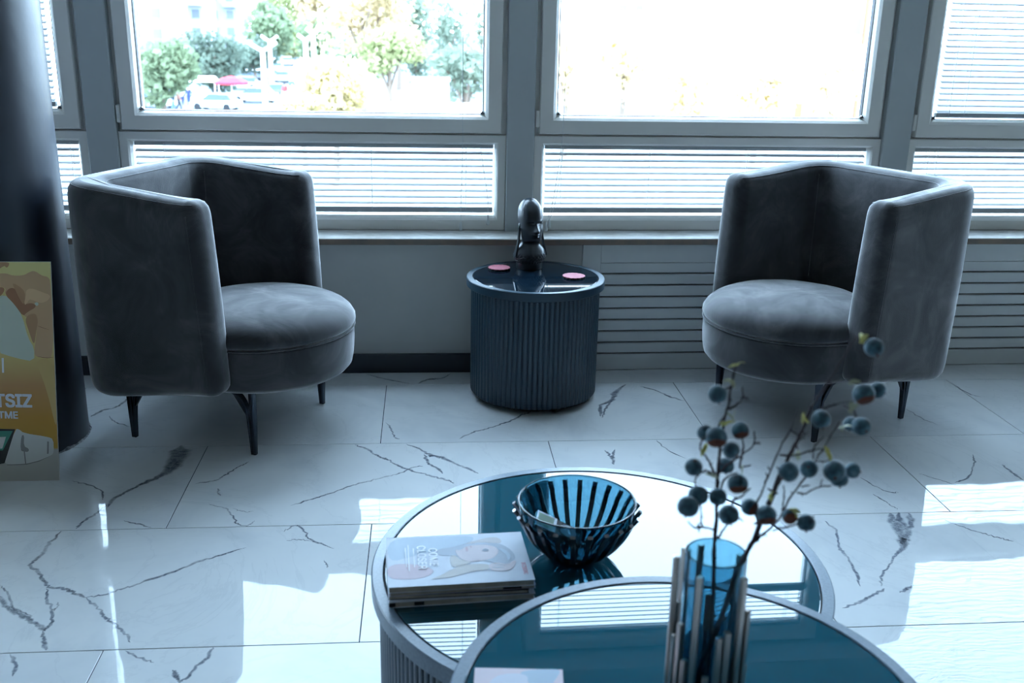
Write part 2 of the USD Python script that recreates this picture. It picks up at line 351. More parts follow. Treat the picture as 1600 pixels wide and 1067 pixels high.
rng = np.random.default_rng(7)
def vein(scale, ox, oy, pts, w):
    pts = np.array([(ox + a / scale, oy + b / scale) for a, b in pts], float)
    w = np.full(len(pts), w, float) if np.ndim(w) == 0 else np.array(w, float)
    W = np.array([onz(a, b, 0)[:2] for a, b in pts]); 
    c = catmull(np.c_[W, w], 7); n = len(c)
    c[1:-1, :2] += rng.normal(0, 0.0022, (n - 2, 2)); wd = c[:, 2] / 1000 * 2.3 * np.convolve(np.pad(rng.uniform(0.5, 1.5, n), 1, 'edge'), (0.3, 0.4, 0.3), 'valid')
    wd *= np.minimum(1, np.minimum(np.arange(n) + 1, n - np.arange(n)) / 4)
    t = np.gradient(c[:, :2], axis=0); t /= np.linalg.norm(t, axis=1)[:, None] + 1e-9; nn = np.c_[-t[:, 1], t[:, 0]]
    a, b = c[:, :2] + nn * wd[:, None] / 2, c[:, :2] - nn * wd[:, None] / 2
    v = np.zeros((2 * n, 3)); v[0::2, :2], v[1::2, :2] = a, b; v[:, 2] = 0.0003
    uv = np.zeros((2 * n, 2)); uv[1::2, 0] = 1; uv[0::2, 1] = uv[1::2, 1] = np.linspace(0, 1, n)
    i = np.arange(n - 1) * 2
    f = np.vstack([np.c_[i, i + 1, i + 3], np.c_[i, i + 3, i + 2]])
    m = trimesh.Trimesh(v, f, process=False)
    if m.face_normals[:, 2].mean() < 0: m = trimesh.Trimesh(v, f[:, ::-1], process=False)
    mx, my = c[n // 2, :2]
    for (x0, x1, y0, y1), t in tiles.items():
        if x0 <= mx <= x1 and y0 <= my <= y1:
            part(t, 'vein', m, 'marble_vein', uv=uv); return
Z2, ZR, Z1, Z3, ZC2 = (2.558, 0, 650), (2.5, 1180, 640), (4, 540, 540), (3.5575, 0, 540), (2.667, 1000, 540)
for z, pts, w in (
    (Z2, [(725, 118), (715, 160), (690, 205), (640, 240), (560, 275), (500, 305), (450, 335), (430, 365)], [34, 34, 26, 14, 9, 7, 7, 6]),
    (Z2, [(425, 355), (390, 385), (330, 425), (303, 452)], 5), (Z2, [(290, 260), (360, 275), (405, 300), (412, 335)], 4),
    (Z2, [(245, 460), (190, 520), (160, 560), (120, 595), (150, 620), (175, 660), (200, 685), (260, 690), (300, 710), (345, 725)], 6),
    (Z2, [(345, 725), (430, 710), (510, 685), (600, 655), (700, 620), (800, 580), (870, 560), (985, 525)], [4, 4, 4, 5, 5, 6, 5, 3]),
    (Z2, [(345, 725), (395, 770), (410, 800), (450, 825), (490, 860), (520, 905)], 5), (Z2, [(185, 690), (190, 740), (212, 780), (200, 830), (175, 860)], 5),
    (Z2, [(215, 780), (228, 762), (235, 745)], 3), (Z2, [(0, 720), (40, 770), (90, 800), (140, 830), (180, 860)], 9), (Z2, [(170, 860), (176, 900), (182, 936)], 7),
    (Z2, [(0, 680), (30, 710), (60, 770), (130, 800)], 4), (Z2, [(1160, 358), (1240, 335), (1320, 310), (1400, 280), (1470, 262), (1535, 245), (1600, 228), (1650, 206), (1690, 200)], 4),
    (Z2, [(835, 352), (900, 370), (930, 400), (950, 430), (985, 440), (1018, 418)], 3), (Z2, [(930, 370), (980, 384), (1015, 380)], 2.5), (Z2, [(780, 270), (860, 258), (900, 235), (950, 205), (995, 183)], 3.5),
    (Z2, [(880, 318), (874, 304), (870, 290)], 3), (Z2, [(1135, 462), (1170, 440), (1200, 442), (1225, 475), (1245, 498), (1335, 530)], 3.5), (Z2, [(1145, 497), (1200, 495), (1245, 500)], 2.5),
    (Z2, [(1295, 575), (1305, 590), (1310, 605)], 3), (Z2, [(495, 418), (550, 432), (605, 446)], 3.5), (Z2, [(850, 925), (830, 965), (790, 1000), (740, 1050), (715, 1062)], 5),
    (Z2, [(690, 1015), (705, 1040), (715, 1062)], 6), (Z2, [(500, 938), (550, 965), (615, 985)], 3.5), (Z2, [(40, 950), (60, 1000), (50, 1040)], 5),
    (Z3, [(505, 395), (570, 360), (640, 345), (690, 310), (715, 285)], 7), (Z3, [(610, 390), (640, 425), (720, 450)], 4),
    (Z1, [(710, 582), (800, 540), (880, 520), (960, 495), (1040, 465), (1100, 435), (1160, 415)], 5),
    (Z1, [(60, 620), (140, 650), (180, 680), (230, 700), (270, 715), (320, 745), (420, 784), (480, 800), (560, 820), (640, 844), (680, 860)], [5, 6, 6, 6, 5, 5, 5, 5, 6, 5, 4]),
    (Z1, [(380, 615), (480, 655), (530, 685), (600, 700), (690, 740), (760, 765), (830, 800)], [5, 6, 9, 9, 7, 7, 5]), (Z1, [(490, 680), (520, 735), (570, 765), (605, 800)], 6),
    (Z1, [(250, 480), (290, 530), (305, 570), (335, 585)], 4), (Z1, [(450, 235), (520, 210), (600, 205), (655, 174)], [5, 8, 8, 4]), (Z1, [(130, 180), (250, 210), (400, 238)], 5),
    ((2.807, 700, 280), [(780, 900), (735, 935), (720, 970), (670, 990), (668, 1040)], [10, 12, 12, 10, 8]), ((2.807, 700, 280), [(720, 970), (690, 1010), (676, 1046)], 6),
    ((2.908, 560, 700), [(1120, 10), (1150, 40), (1162, 75)], 7), ((2.908, 560, 700), [(1165, 5), (1156, 40), (1160, 70)], 6),
    (ZR, [(530, 405), (545, 450), (570, 500), (575, 540), (550, 565), (520, 610), (495, 650), (492, 690)], [16, 16, 14, 12, 5, 4, 4, 4]), (ZR, [(600, 405), (608, 450), (590, 500), (578, 540)], 14), (ZR, [(562, 402), (575, 460), (580, 520)], 18),
    (ZR, [(505, 698), (450, 730), (400, 755), (340, 775)], 6), (ZR, [(272, 435), (315, 475), (325, 530), (355, 570), (385, 620), (410, 690)], 5), (ZR, [(850, 175), (855, 215), (830, 265), (780, 285)], 4),
    (ZR, [(640, 250), (720, 275), (800, 300)], 3), (ZR, [(741, 430), (800, 455), (880, 480), (950, 500), (1010, 515)], 5), (ZR, [(965, 215), (1010, 250), (1045, 275)], 8), (ZR, [(565, 715), (595, 700), (620, 685)], 5),
    (ZR, [(410, 265), (500, 315), (560, 325)], 4), (ZR, [(460, 330), (520, 365), (555, 390)], 4),
    (ZC2, [(0, 170), (60, 185), (130, 215), (185, 230)], 6), (ZC2, [(70, 395), (105, 430), (190, 470)], 4), (ZC2, [(1110, 265), (1180, 305), (1240, 330)], 4), (ZC2, [(1290, 150), (1370, 200), (1420, 214)], 4)):
    vein(*z, pts, w)

# ------------------------------------------------------------------ window wall: mullions, windows, sills, blinds
mull = [(-2.845, -2.727), (-1.187, -1.069), (0.501, 0.617), (2.131, 2.253), (3.77, 3.89), (5.41, 5.56)]
trimno = 0
for a, b in mull:
    trimno += 1; struct(f'trim_{trimno}', bend(box(a, b, 0.292, 0.41, 0.575, 2.51, 0.004)), 'mullion_paint')
sill_cuts = [(XL, -1.75), (-1.75, 0.585), (0.585, 3.05), (3.05, XR)]
for a, b in sill_cuts:
    trimno += 1; s = thing(f'trim_{trimno}', kind='structure')
    part(s, 'sill_slab', bend(box(a + 0.0006, b - 0.0006, 0.1315, 0.335, 0.5595, 0.585, 0.003)), 'sill_marble')
    part(s, 'sill_nosing', bend(box(a + 0.0006, b - 0.0006, 0.130, 0.1325, 0.5590, 0.5825, 0.001)), 'sill_edge', 'brownish raw stone front edge')

bays = [(XL, -2.845), (-2.727, -1.187), (-1.069, 0.501), (0.617, 2.131), (2.253, 3.77), (3.89, 5.41)]
FP = [(0, 0.40), (0, 0.315), (0.06, 0.310), (0.72, 0.310), (0.86, 0.318), (1.0, 0.338), (1.0, 0.40)]
SP = [(0, 0.385), (0, 0.303), (0.05, 0.297), (0.74, 0.297), (0.88, 0.306), (1.0, 0.328), (1.0, 0.385)]
GP = [(0, 0.352), (0, 0.338), (1.0, 0.338), (1.0, 0.352)]
winno = 0
for a, b in bays:
    winno += 1
    w = UsdGeom.Xform.Define(stage, f'/World/window_{winno}').GetPrim(); w.SetCustomDataByKey('kind', 'structure')
    part(w, 'window_frame', bend(cat([frame_ring(a, b, 0.584, 0.985, 0.047, 0.047, 0.061, 0.043, FP), frame_ring(a, b, 0.985, 2.49, 0.024, 0.024, 0.012, 0.03, [(0, 0.40), (0, 0.335), (1, 0.335), (1, 0.40)])])), 'window_white')
    part(w, 'sash', bend(frame_ring(a + 0.02, b - 0.02, 0.993, 2.465, 0.076, 0.076, 0.075, 0.075, SP)), 'window_white')
    part(w, 'gasket', bend(frame_ring(a + 0.093, b - 0.093, 1.065, 2.393, 0.005, 0.005, 0.004, 0.005, [(0, 0.352), (0, 0.327), (1.0, 0.327), (1.0, 0.352)])), 'gasket_black', 'thin black rubber gasket')
    part(w, 'pane', bend(box(a + 0.09, b - 0.09, 0.348, 0.351, 1.06, 2.395)), 'window_pane', 'clear upper glass pane')
    part(w, 'pane', bend(box(a + 0.042, b - 0.042, 0.372, 0.375, 0.64, 0.946)), 'window_pane', 'clear lower glass pane')
    for hz in ((1.02, 1.09), (2.35, 2.42)):
        part(w, 'hinge', bend(box(a + 0.004, a + 0.019, 0.296, 0.33, hz[0], hz[1], 0.003)), 'window_white')
    for ex in (a + 0.1, b - 0.1):
        part(w, 'blind_clip', bend(cat([box(ex - 0.009, ex + 0.009, 0.314, 0.331, 1.069, 1.077, 0.002), xform(trimesh.creation.cylinder(0.0035, 0.014, sections=10), (ex, 0.318, 1.079), rx=PI / 2)])), 'chrome_dark', 'small metal clip at the sash corner')

def slat_mesh(x0, x1, y, z, tilt, w=0.0255):
    n = 6; s = np.linspace(-1, 1, n); arc = np.c_[s * w / 2, 0.0022 * (1 - s * s)]
    c, sn = math.cos(tilt), math.sin(tilt); R = lambda q: np.c_[q[:, 0] * c - q[:, 1] * sn, q[:, 0] * sn + q[:, 1] * c]
    top, bot = R(arc + [0, 0.0002]), R(arc - [0, 0.0002])
    loop = np.vstack([top, bot[::-1]])
    return loft([np.c_[np.full(2 * n, xx), y + loop[:, 0], z + loop[:, 1]] for xx in (x0, x1)])

def blind(label, x0, x1, zt, zb, y, pitch, tilt, cords, group=None, stack=0.0, stop=None, pull=None, wand=None, rail=0.02):
    t = thing('venetian_blind', label, 'blind')
    part(t, 'head_rail', bend(box(x0, x1, y - 0.0125, y + 0.0125, zt - 0.014, zt, 0.002)), 'blind_slat')
    part(t, 'bottom_rail', bend(box(x0, x1, y - 0.0125, y + 0.0125, zb, zb + rail, 0.003)), 'blind_slat')
    z = zt - 0.014 - pitch * 0.8; low = zb + rail + stack + 0.006
    while z > low:
        part(t, 'slat', bend(slat_mesh(x0 + 0.002, x1 - 0.002, y, z + rng.normal(0, 0.0004), tilt + rng.normal(0, 0.012))), 'blind_slat'); z -= pitch
    k = 0
    while k * 0.0034 < stack:
        part(t, 'slat', bend(slat_mesh(x0 + 0.002, x1 - 0.002, y, zb + rail + 0.003 + k * 0.0034, 0.0)), 'blind_slat'); k += 1
    for cx in cords:
        part(t, 'ladder_cord', bend(cat([box(cx - 0.0007, cx + 0.0007, y + s * 0.0135 - 0.0006, y + s * 0.0135 + 0.0006, zb + rail * 0.5, zt - 0.006) for s in (-1, 1)])), 'cord_white')
    for path in pull or []:
        part(t, 'pull_cord', bend(tube(catmull(path, 5), 0.0011, 6)), 'cord_white')
        e = np.array(path[-1]); part(t, 'tassel', bend(lathe([(0.0015, 0.006), (0.004, 0), (0.0075, -0.022), (0.008, -0.033), (0.003, -0.036)], 12).apply_translation(e)), 'cord_white', 'white plastic cord tassel', smooth=30)
    return t
LT = 0.42     # slat tilt: the room edge hangs a little lower
yl, yu = 0.352, 0.3335
lo = dict(zt=0.941, zb=0.655, y=yl, pitch=0.0262, tilt=LT, rail=0.024)
blind('white venetian blind in the low pane behind the big column', -2.675, -1.238, cords=(-2.3, -1.8, -1.27), **lo)
blind('white venetian blind in the low pane behind the left armchair', -1.018, 0.450, cords=(-0.90, -0.46, -0.06, 0.335), pull=[[(0.395, 0.333, 0.935), (0.405, 0.318, 0.86), (0.425, 0.306, 0.73), (0.428, 0.303, 0.655), (0.428, 0.304, 0.645)]], **lo)
blind('white venetian blind in the low pane right of the black bust', 0.668, 2.080, cords=(0.74, 1.12, 1.55, 1.955), pull=[[(0.745, 0.333, 0.935), (0.735, 0.318, 0.85), (0.712, 0.302, 0.70), (0.690, 0.298, 0.632)]], **lo)
blind('white venetian blind in the low pane behind the right armchair', 2.300, 3.72, cords=(2.37, 2.41, 2.9, 3.4), **lo)
blind('white venetian blind lowered over the tall pane at the far left', -2.63, -1.30, 2.388, 1.078, 0.326, 0.0245, LT, (-2.5, -1.9, -1.33))
blind('white venetian blind lowered over the tall pane at the right edge', 2.365, 3.66, 2.388, 1.078, 0.326, 0.0245, LT, (2.42, 2.49, 2.9, 3.4))
blind('raised white venetian blind above the street view, seen mirrored in the coffee table', -0.965, 0.397, 2.388, 2.045, 0.326, 0.0245, 0.38, (-0.6, 0.0, 0.33), stack=0.012,
      pull=[[(0.318, 0.31, 2.05), (0.318, 0.302, 1.6), (0.318, 0.285, 1.05), (0.318, 0.283, 0.90), (0.312, 0.275, 0.70), (0.312, 0.272, 0.625)]])
blind('raised white venetian blind above the pale tree view, right of the middle post', 0.715, 2.033, 2.388, 2.0, 0.326, 0.0245, 0.38, (0.8, 1.4, 1.95), stack=0.012,
      pull=[[(0.745, 0.31, 2.0), (0.742, 0.302, 1.6), (0.735, 0.285, 1.06), (0.73, 0.283, 0.95), (0.70, 0.27, 0.72), (0.672, 0.262, 0.625)]])

# radiator cover under the sill: frame and single louvre slats
rc = thing('radiator_cover', 'pale grey slatted radiator cover under the window sill on the right', 'radiator cover')
X0, X1 = 0.818, 3.35
yf, ybk = 0.150, 0.1845
part(rc, 'stile', bend(box(X0, X0 + 0.078, yf, ybk, 0.002, 0.5588, 0.002)), 'louver_paint')
part(rc, 'stile', bend(box(X1 - 0.078, X1, yf, ybk, 0.002, 0.5588, 0.002)), 'louver_paint')
part(rc, 'rail', bend(box(X0 + 0.0785, X1 - 0.0785, yf + 0.001, ybk, 0.479, 0.5588, 0.002)), 'louver_paint')
part(rc, 'rail', bend(box(X0 + 0.0785, X1 - 0.0785, yf + 0.001, ybk, 0.002, 0.074, 0.002)), 'louver_paint')
part(rc, 'backing', bend(box(X0 + 0.06, X1 - 0.06, ybk - 0.003, ybk, 0.05, 0.50)), 'dark_void', 'dark gap behind the slats')
sh = (0.479 - 0.074) / 8
for k in range(8):
    z0 = 0.074 + k * sh
    q = np.array([(yf + 0.001, z0 + 0.0087), (yf + 0.004, z0 + 0.0062), (yf + 0.010, z0 + 0.0067), (ybk - 0.006, z0 + sh - 0.006), (ybk - 0.010, z0 + sh + 0.000), (yf + 0.006, z0 + sh - 0.0005), (yf + 0.002, z0 + sh - 0.0035)])
    part(rc, 'slat', out(bend(loft([np.c_[np.full(7, x), q] for x in np.linspace(X0 + 0.0785, X1 - 0.0785, 8)]))), 'louver_paint')

# ------------------------------------------------------------------ round column with scuffed foot
CX, CY, CR = -1.295, -0.50, 0.252
col = thing('column', 'thick round dark blue painted column at the left edge', 'column', (CX, CY, 0))
part(col, 'shaft', lathe([(CR, 0.0), (CR, 0.7), (CR, 1.4), (CR, 2.1), (CR, ZC - 0.001)], 96), 'column_paint', smooth=40)
ths = np.linspace(0, 2 * PI, 160, endpoint=False); jag = meshkit.fbm(np.c_[np.cos(ths) * 9, np.sin(ths) * 9, ths * 0], 4, 3)
rim = [[(CR * 0.995 * math.cos(t), CR * 0.995 * math.sin(t), 0.0006) for t in ths], [((CR + 0.003 + 0.014 * max(0, j - 0.35)) * math.cos(t), (CR + 0.003 + 0.014 * max(0, j - 0.35)) * math.sin(t), 0.0006) for t, j in zip(ths, jag)],
       [((CR + 0.0012) * math.cos(t), (CR + 0.0012) * math.sin(t), 0.003 + 0.03 * max(0, j - 0.42)) for t, j in zip(ths, jag)], [(CR * 0.995 * math.cos(t), CR * 0.995 * math.sin(t), 0.003) for t in ths]]
part(col, 'worn_foot', loft(rim + [rim[0]], cap=False), 'scuff_white', 'ragged whitish worn edge at the floor')

# ------------------------------------------------------------------ armchairs
W_, R_, RC_, XF_, T_, ZT_ = 0.404, 0.368, 0.165, 0.190, 0.118, 0.890
def u_outline(d, xf):
    """U-shaped plan of the chair's shell, shrunk by d; always the same number of points."""
    def arc(cx, cy, r, a0, a1, n): t = np.linspace(a0, a1, n); return np.c_[cx + r * np.cos(t), cy + r * np.sin(t)]
    w, r, rc, x = W_ - d, R_ - d, RC_ - d, xf - d
    wi, ri, rci = W_ - T_ + d, R_ - T_ + d, max(RC_ - T_ + d, 0.02) + 0.03
    e = max(0.048 - d, 0.006)
    straight = lambda p, q, n: np.linspace(p, q, n + 2)[1:-1]
    a = [arc(x - e, -w + e, e, 0, -PI / 2, 7), straight((x - e, -w), (-r + rc, -w), 9), arc(-r + rc, -w + rc, rc, -PI / 2, -PI, 14), straight((-r, -w + rc), (-r, w - rc), 9),
         arc(-r + rc, w - rc, rc, PI, PI / 2, 14), straight((-r + rc, w), (x - e, w), 9), arc(x - e, w - e, e, PI / 2, 0, 7),
         arc(x - e, wi + e, e, 0, -PI / 2, 7), straight((x - e, wi), (-ri + rci, wi), 9), arc(-ri + rci, wi - rci, rci, PI / 2, PI, 10), straight((-ri, wi - rci), (-ri, -wi + rci), 9),
         arc(-ri + rci, -wi + rci, rci, PI, 3 * PI / 2, 10), straight((-ri + rci, -wi), (x - e, -wi), 9), arc(x - e, -wi - e, e, PI / 2, 0, 7)]
    return np.vstack(a)
def sst(x, a, b): t = np.clip((x - a) / (b - a), 0, 1); return t * t * (3 - 2 * t)
def shell_pt(xy, h):
    """h: 0 at the lower edge, 1 at the top."""
    xy = np.asarray(xy, float); x, y = xy[:, 0].copy(), xy[:, 1].copy()
    zb = 0.192 + 0.050 * sst(x, -0.30, 0.18)
    zt = ZT_ - 0.002 + 0.036 * sst(-x, -0.16, 0.35)
    z = zb + (zt - zb) * h
    lean = sst(x, -0.05, 0.18)
    x += lean * (0.020 - 0.036 * (z - 0.2) / 0.69)
    wide = 1 + 0.030 * (z - 0.55)
    return np.c_[x * (1 + 0.02 * (z - 0.55)), y * wide, z]
rings = []; rho = 0.042; H = 0.67
for ph in np.linspace(0, PI / 2, 5): rings.append(shell_pt(u_outline(rho * (1 - math.sin(ph)), XF_), rho * (1 - math.cos(ph)) / H))
for h in np.linspace(0.08, 0.92, 9): rings.append(shell_pt(u_outline(-0.004 * math.sin(PI * h), XF_), h))
for ph in np.linspace(PI / 2, 0, 5): rings.append(shell_pt(u_outline(rho * (1 - math.sin(ph)), XF_), 1 - rho * (1 - math.cos(ph)) / H))
shell = loft(rings, cap=False)
nU = len(rings[0])
def capU(ring, top):
    tri = trimesh.creation.triangulate_polygon(Polygon(ring[:, :2]), engine='earcut')
    v2, f = tri; v2 = np.asarray(v2)[:, :2]
    idx = [int(np.argmin(((ring[:, :2] - q) ** 2).sum(1))) for q in v2]
    f = np.array([[idx[i] for i in t] for t in f])
    m = trimesh.Trimesh(ring, f, process=False)
    if (m.face_normals[:, 2].mean() > 0) != top: m.invert()
    return m
shell.fix_normals()
shell = cat([shell, capU(rings[0], False), capU(rings[-1], True)]); shell.merge_vertices()
def edge_path(sel, d, h):
    o = u_outline(d, XF_); return shell_pt(o[sel], h)
nfront = 7
outer_idx = np.arange(3, 69 - 4); inner_idx = np.arange(69 + 3, nU - 3)
def make_chair(label, loc, rotz):
    c = thing('armchair', label, 'armchair', loc, rotz, 'grey velvet tub armchairs')
    sh_ = part(c, 'shell', shell, 'velvet', smooth=55)
    part(sh_, 'seam', tube(edge_path(outer_idx, rho * 0.293, 1 - rho * 0.293 / H), 0.0019, 6), 'velvet', smooth=60); part(sh_, 'seam', tube(edge_path(inner_idx, rho * 0.293, 1 - rho * 0.293 / H), 0.0019, 6), 'velvet', smooth=60)
    for s in (-1, 1):
        kf = 5 if s < 0 else 63           # straight just behind the front corner
        side_pt = lambda k, h: shell_pt(u_outline(-0.004 * math.sin(PI * h), XF_)[k:k + 1], h)
        part(sh_, 'seam', tube(np.vstack([side_pt(kf, h) for h in np.linspace(0.06, 0.93, 20)]), 0.0017, 6), 'velvet', smooth=60)
        ki = 69 + 7 + 9 + 4 if s > 0 else nU - 7 - 9 - 5
        part(sh_, 'seam', tube(np.vstack([side_pt(ki, h) for h in np.linspace(0.36, 0.94, 14)]), 0.0014, 6), 'velvet', smooth=60)
    SX, SR = 0.150, 0.318
    part(c, 'seat_base', lathe([(0.02, 0.222), (SR - 0.06, 0.224), (SR - 0.022, 0.232), (SR - 0.006, 0.250), (SR, 0.28), (SR + 0.004, 0.33), (SR + 0.004, 0.375), (SR - 0.004, 0.384), (0.02, 0.386)], 72, SX), 'velvet', smooth=50)
    prof = [(0.02, 0.385), (SR - 0.012, 0.386), (SR + 0.003, 0.392), (SR + 0.010, 0.404), (SR + 0.009, 0.420), (SR - 0.002, 0.439), (SR - 0.024, 0.458), (SR - 0.062, 0.476), (SR - 0.12, 0.490), (SR - 0.20, 0.499), (0.01, 0.503)]
    cush = lathe(prof, 72, SX); v = cush.vertices; v[:, 2] += np.where(v[:, 2] > 0.41, 0.006 * (meshkit.fbm(np.c_[v[:, :2] * 6, v[:, 2] * 0], 3, 5) - 0.5), 0)
    cu = part(c, 'seat_cushion', cush, 'velvet', smooth=60)
    t = np.linspace(0, 2 * PI, 80); part(cu, 'piping', tube(np.c_[SX + (SR + 0.005) * np.cos(t), (SR + 0.005) * np.sin(t), np.full(80, 0.3865)], 0.0042, 8), 'velvet', smooth=60)
    for sx, sy in ((1, -1), (1, 1), (-1, -1), (-1, 1)):
        f = np.array([sx * 0.240, sy * 0.256]); d = np.array([sx, 0.0]); n = np.array([0, 1.0, 0])
        at = lambda s, z: (f[0] + d[0] * s, f[1] + d[1] * s, z)
        zt = 0.226 if sx > 0 else 0.204
        curve = catmull([at(-0.085, zt + 0.012), at(-0.062, zt - 0.004), at(-0.042, zt - 0.016), at(-0.024, zt - 0.042), at(-0.016, zt - 0.078), at(-0.012, 0.085), at(-0.007, 0.001)], 5)
        a = strap(curve, np.linspace(0.034, 0.016, len(curve)), 0.0075, n)
        post = strap([at(0.004, zt + 0.002), at(0.003, 0.10), at(0.002, 0.001)], [0.028, 0.022, 0.016], [0.019, 0.017, 0.013], n)
        web = out(loft([[np.array(at(-0.070, zt - 0.004)) + n * k, np.array(at(-0.019, zt - 0.085)) + n * k, np.array(at(-0.026, zt - 0.045)) + n * k, np.array(at(-0.048, zt - 0.016)) + n * k] for k in (-0.006, 0.006)]))
        part(c, 'leg', cat([a, post, web]), 'gunmetal', 'dark metal leg', smooth=30)
    return c
chair = make_chair('grey velvet tub armchair on the left, beside the dark column', (-0.557, -0.354, 0), -21.1)
dup(chair, (1.668, -0.306, 0), 206.5, 'grey velvet tub armchair on the right, in front of the slatted radiator cover')

# ------------------------------------------------------------------ tables
def reeded(R, n, z0, z1, depth, per=7, a0=0, a1=2 * PI, thick=None, r0=0.010):
    """Drum (or curved panel) of upright half-round reeds; lower edge eased."""
    closed = thick is None
    if not closed: n = int(n * (a1 - a0) / (2 * PI))
    k = n * per + (0 if closed else 1)
    i = np.arange(k); s = ((i % per) / per) * 2 - 1
    rr = R - depth + depth * np.sqrt(np.clip(1 - s * s, 0.0, 1)); th = a0 + (a1 - a0) * i / (n * per)
    if closed:
        lv = [(z0, -r0), (z0 + r0 * 0.3, -r0 * 0.35), (z0 + r0, 0), (z1, 0)]
        return loft([np.c_[(rr + d) * np.cos(th), (rr + d) * np.sin(th), np.full(k, z)] for z, d in lv])
    rings = [np.c_[np.r_[rr * np.cos(th), (R - thick) * np.cos(th[::-1])], np.r_[rr * np.sin(th), (R - thick) * np.sin(th[::-1])], np.full(2 * k, z)] for z in (z0, z1)]
    m = loft(rings, cap=False)
    j = np.arange(k - 1); caps = []
    for o, flip in ((0, True), (2 * k, False)):
        q = np.vstack([np.c_[o + j, o + j + 1, o + 2 * k - 2 - j], np.c_[o + j, o + 2 * k - 2 - j, o + 2 * k - 1 - j]]); caps.append(q[:, ::-1] if flip else q)
    return trimesh.Trimesh(m.vertices, np.vstack([m.faces] + caps), process=False)

def table_top(t, R, z, ring, band, ring_mat, glass_mat, n=120):
    rim_ = part(t, 'rim', ringlathe([(R - ring, z - band), (R - 0.002, z - band), (R, z - band + 0.002), (R, z - 0.0025), (R - 0.0025, z), (R - ring + 0.0015, z), (R - ring, z - 0.0015)], n), ring_mat, smooth=30)
    part(t, 'glass_top', lathe([(0.02, z - 0.012), (R - ring - 0.0030, z - 0.012), (R - ring - 0.0030, z - 0.0022), (R - ring - 0.0045, z - 0.0012), (0.02, z - 0.0012)], n), glass_mat, smooth=20)
    part(t, 'top_bed', lathe([(0.02, z - band), (R - ring, z - band), (R - ring, z - 0.0125), (0.02, z - 0.0125)], 64), 'table_groove')

st = thing('side_table', 'dark blue fluted drum side table with black glass top below the middle window post', 'side table', (0.592, -0.116, 0))
part(st, 'body', reeded(0.2525, 78, 0.022, 0.458, 0.0072), 'table_blue', smooth=35)
table_top(st, 0.270, 0.490, 0.024, 0.033, 'table_blue', 'black_glass')
for k in range(4):
    a = k * PI / 2 + 0.35; part(st, 'foot', lathe([(0.013, 0), (0.015, 0.003), (0.015, 0.023)], 14, 0.207 * math.cos(a + 0.0), 0.207 * math.sin(a)), 'black_rubber', 'small black foot')

ct = thing('coffee_table', 'low round fluted coffee table with grey metal rim carrying the bowl and magazines', 'coffee table', (0.512, -2.139, 0))
part(ct, 'body', reeded(0.442, 168, 0.018, 0.3655, 0.0078), 'table_steel_body', smooth=35)
table_top(ct, 0.4565, 0.400, 0.0235, 0.035, 'table_steel', 'teal_glass')
for k in range(4):
    a = k * PI / 2 + 0.6; part(ct, 'foot', lathe([(0.014, 0), (0.016, 0.003), (0.016, 0.019)], 14, 0.39 * math.cos(a), 0.39 * math.sin(a)), 'black_rubber', 'small black foot')

c2 = thing('coffee_table', 'higher round coffee table in front holding the vase and a pale booklet', 'coffee table', (0.556, -2.690, 0))
table_top(c2, 0.364, 0.480, 0.0225, 0.035, 'table_steel', 'teal_glass')
part(c2, 'curved_base', reeded(0.350, 132, 0.004, 0.4452, 0.0065, a0=-PI / 2 - 1.62, a1=-PI / 2 + 1.62, thick=0.03), 'table_steel_body', 'curved fluted panel under the top', smooth=35)
for k in (-1.3, 0, 1.3):
    part(c2, 'foot', lathe([(0.012, 0), (0.012, 0.0045)], 12, 0.334 * math.cos(-PI / 2 + k), 0.334 * math.sin(-PI / 2 + k)), 'black_rubber', 'small black foot')

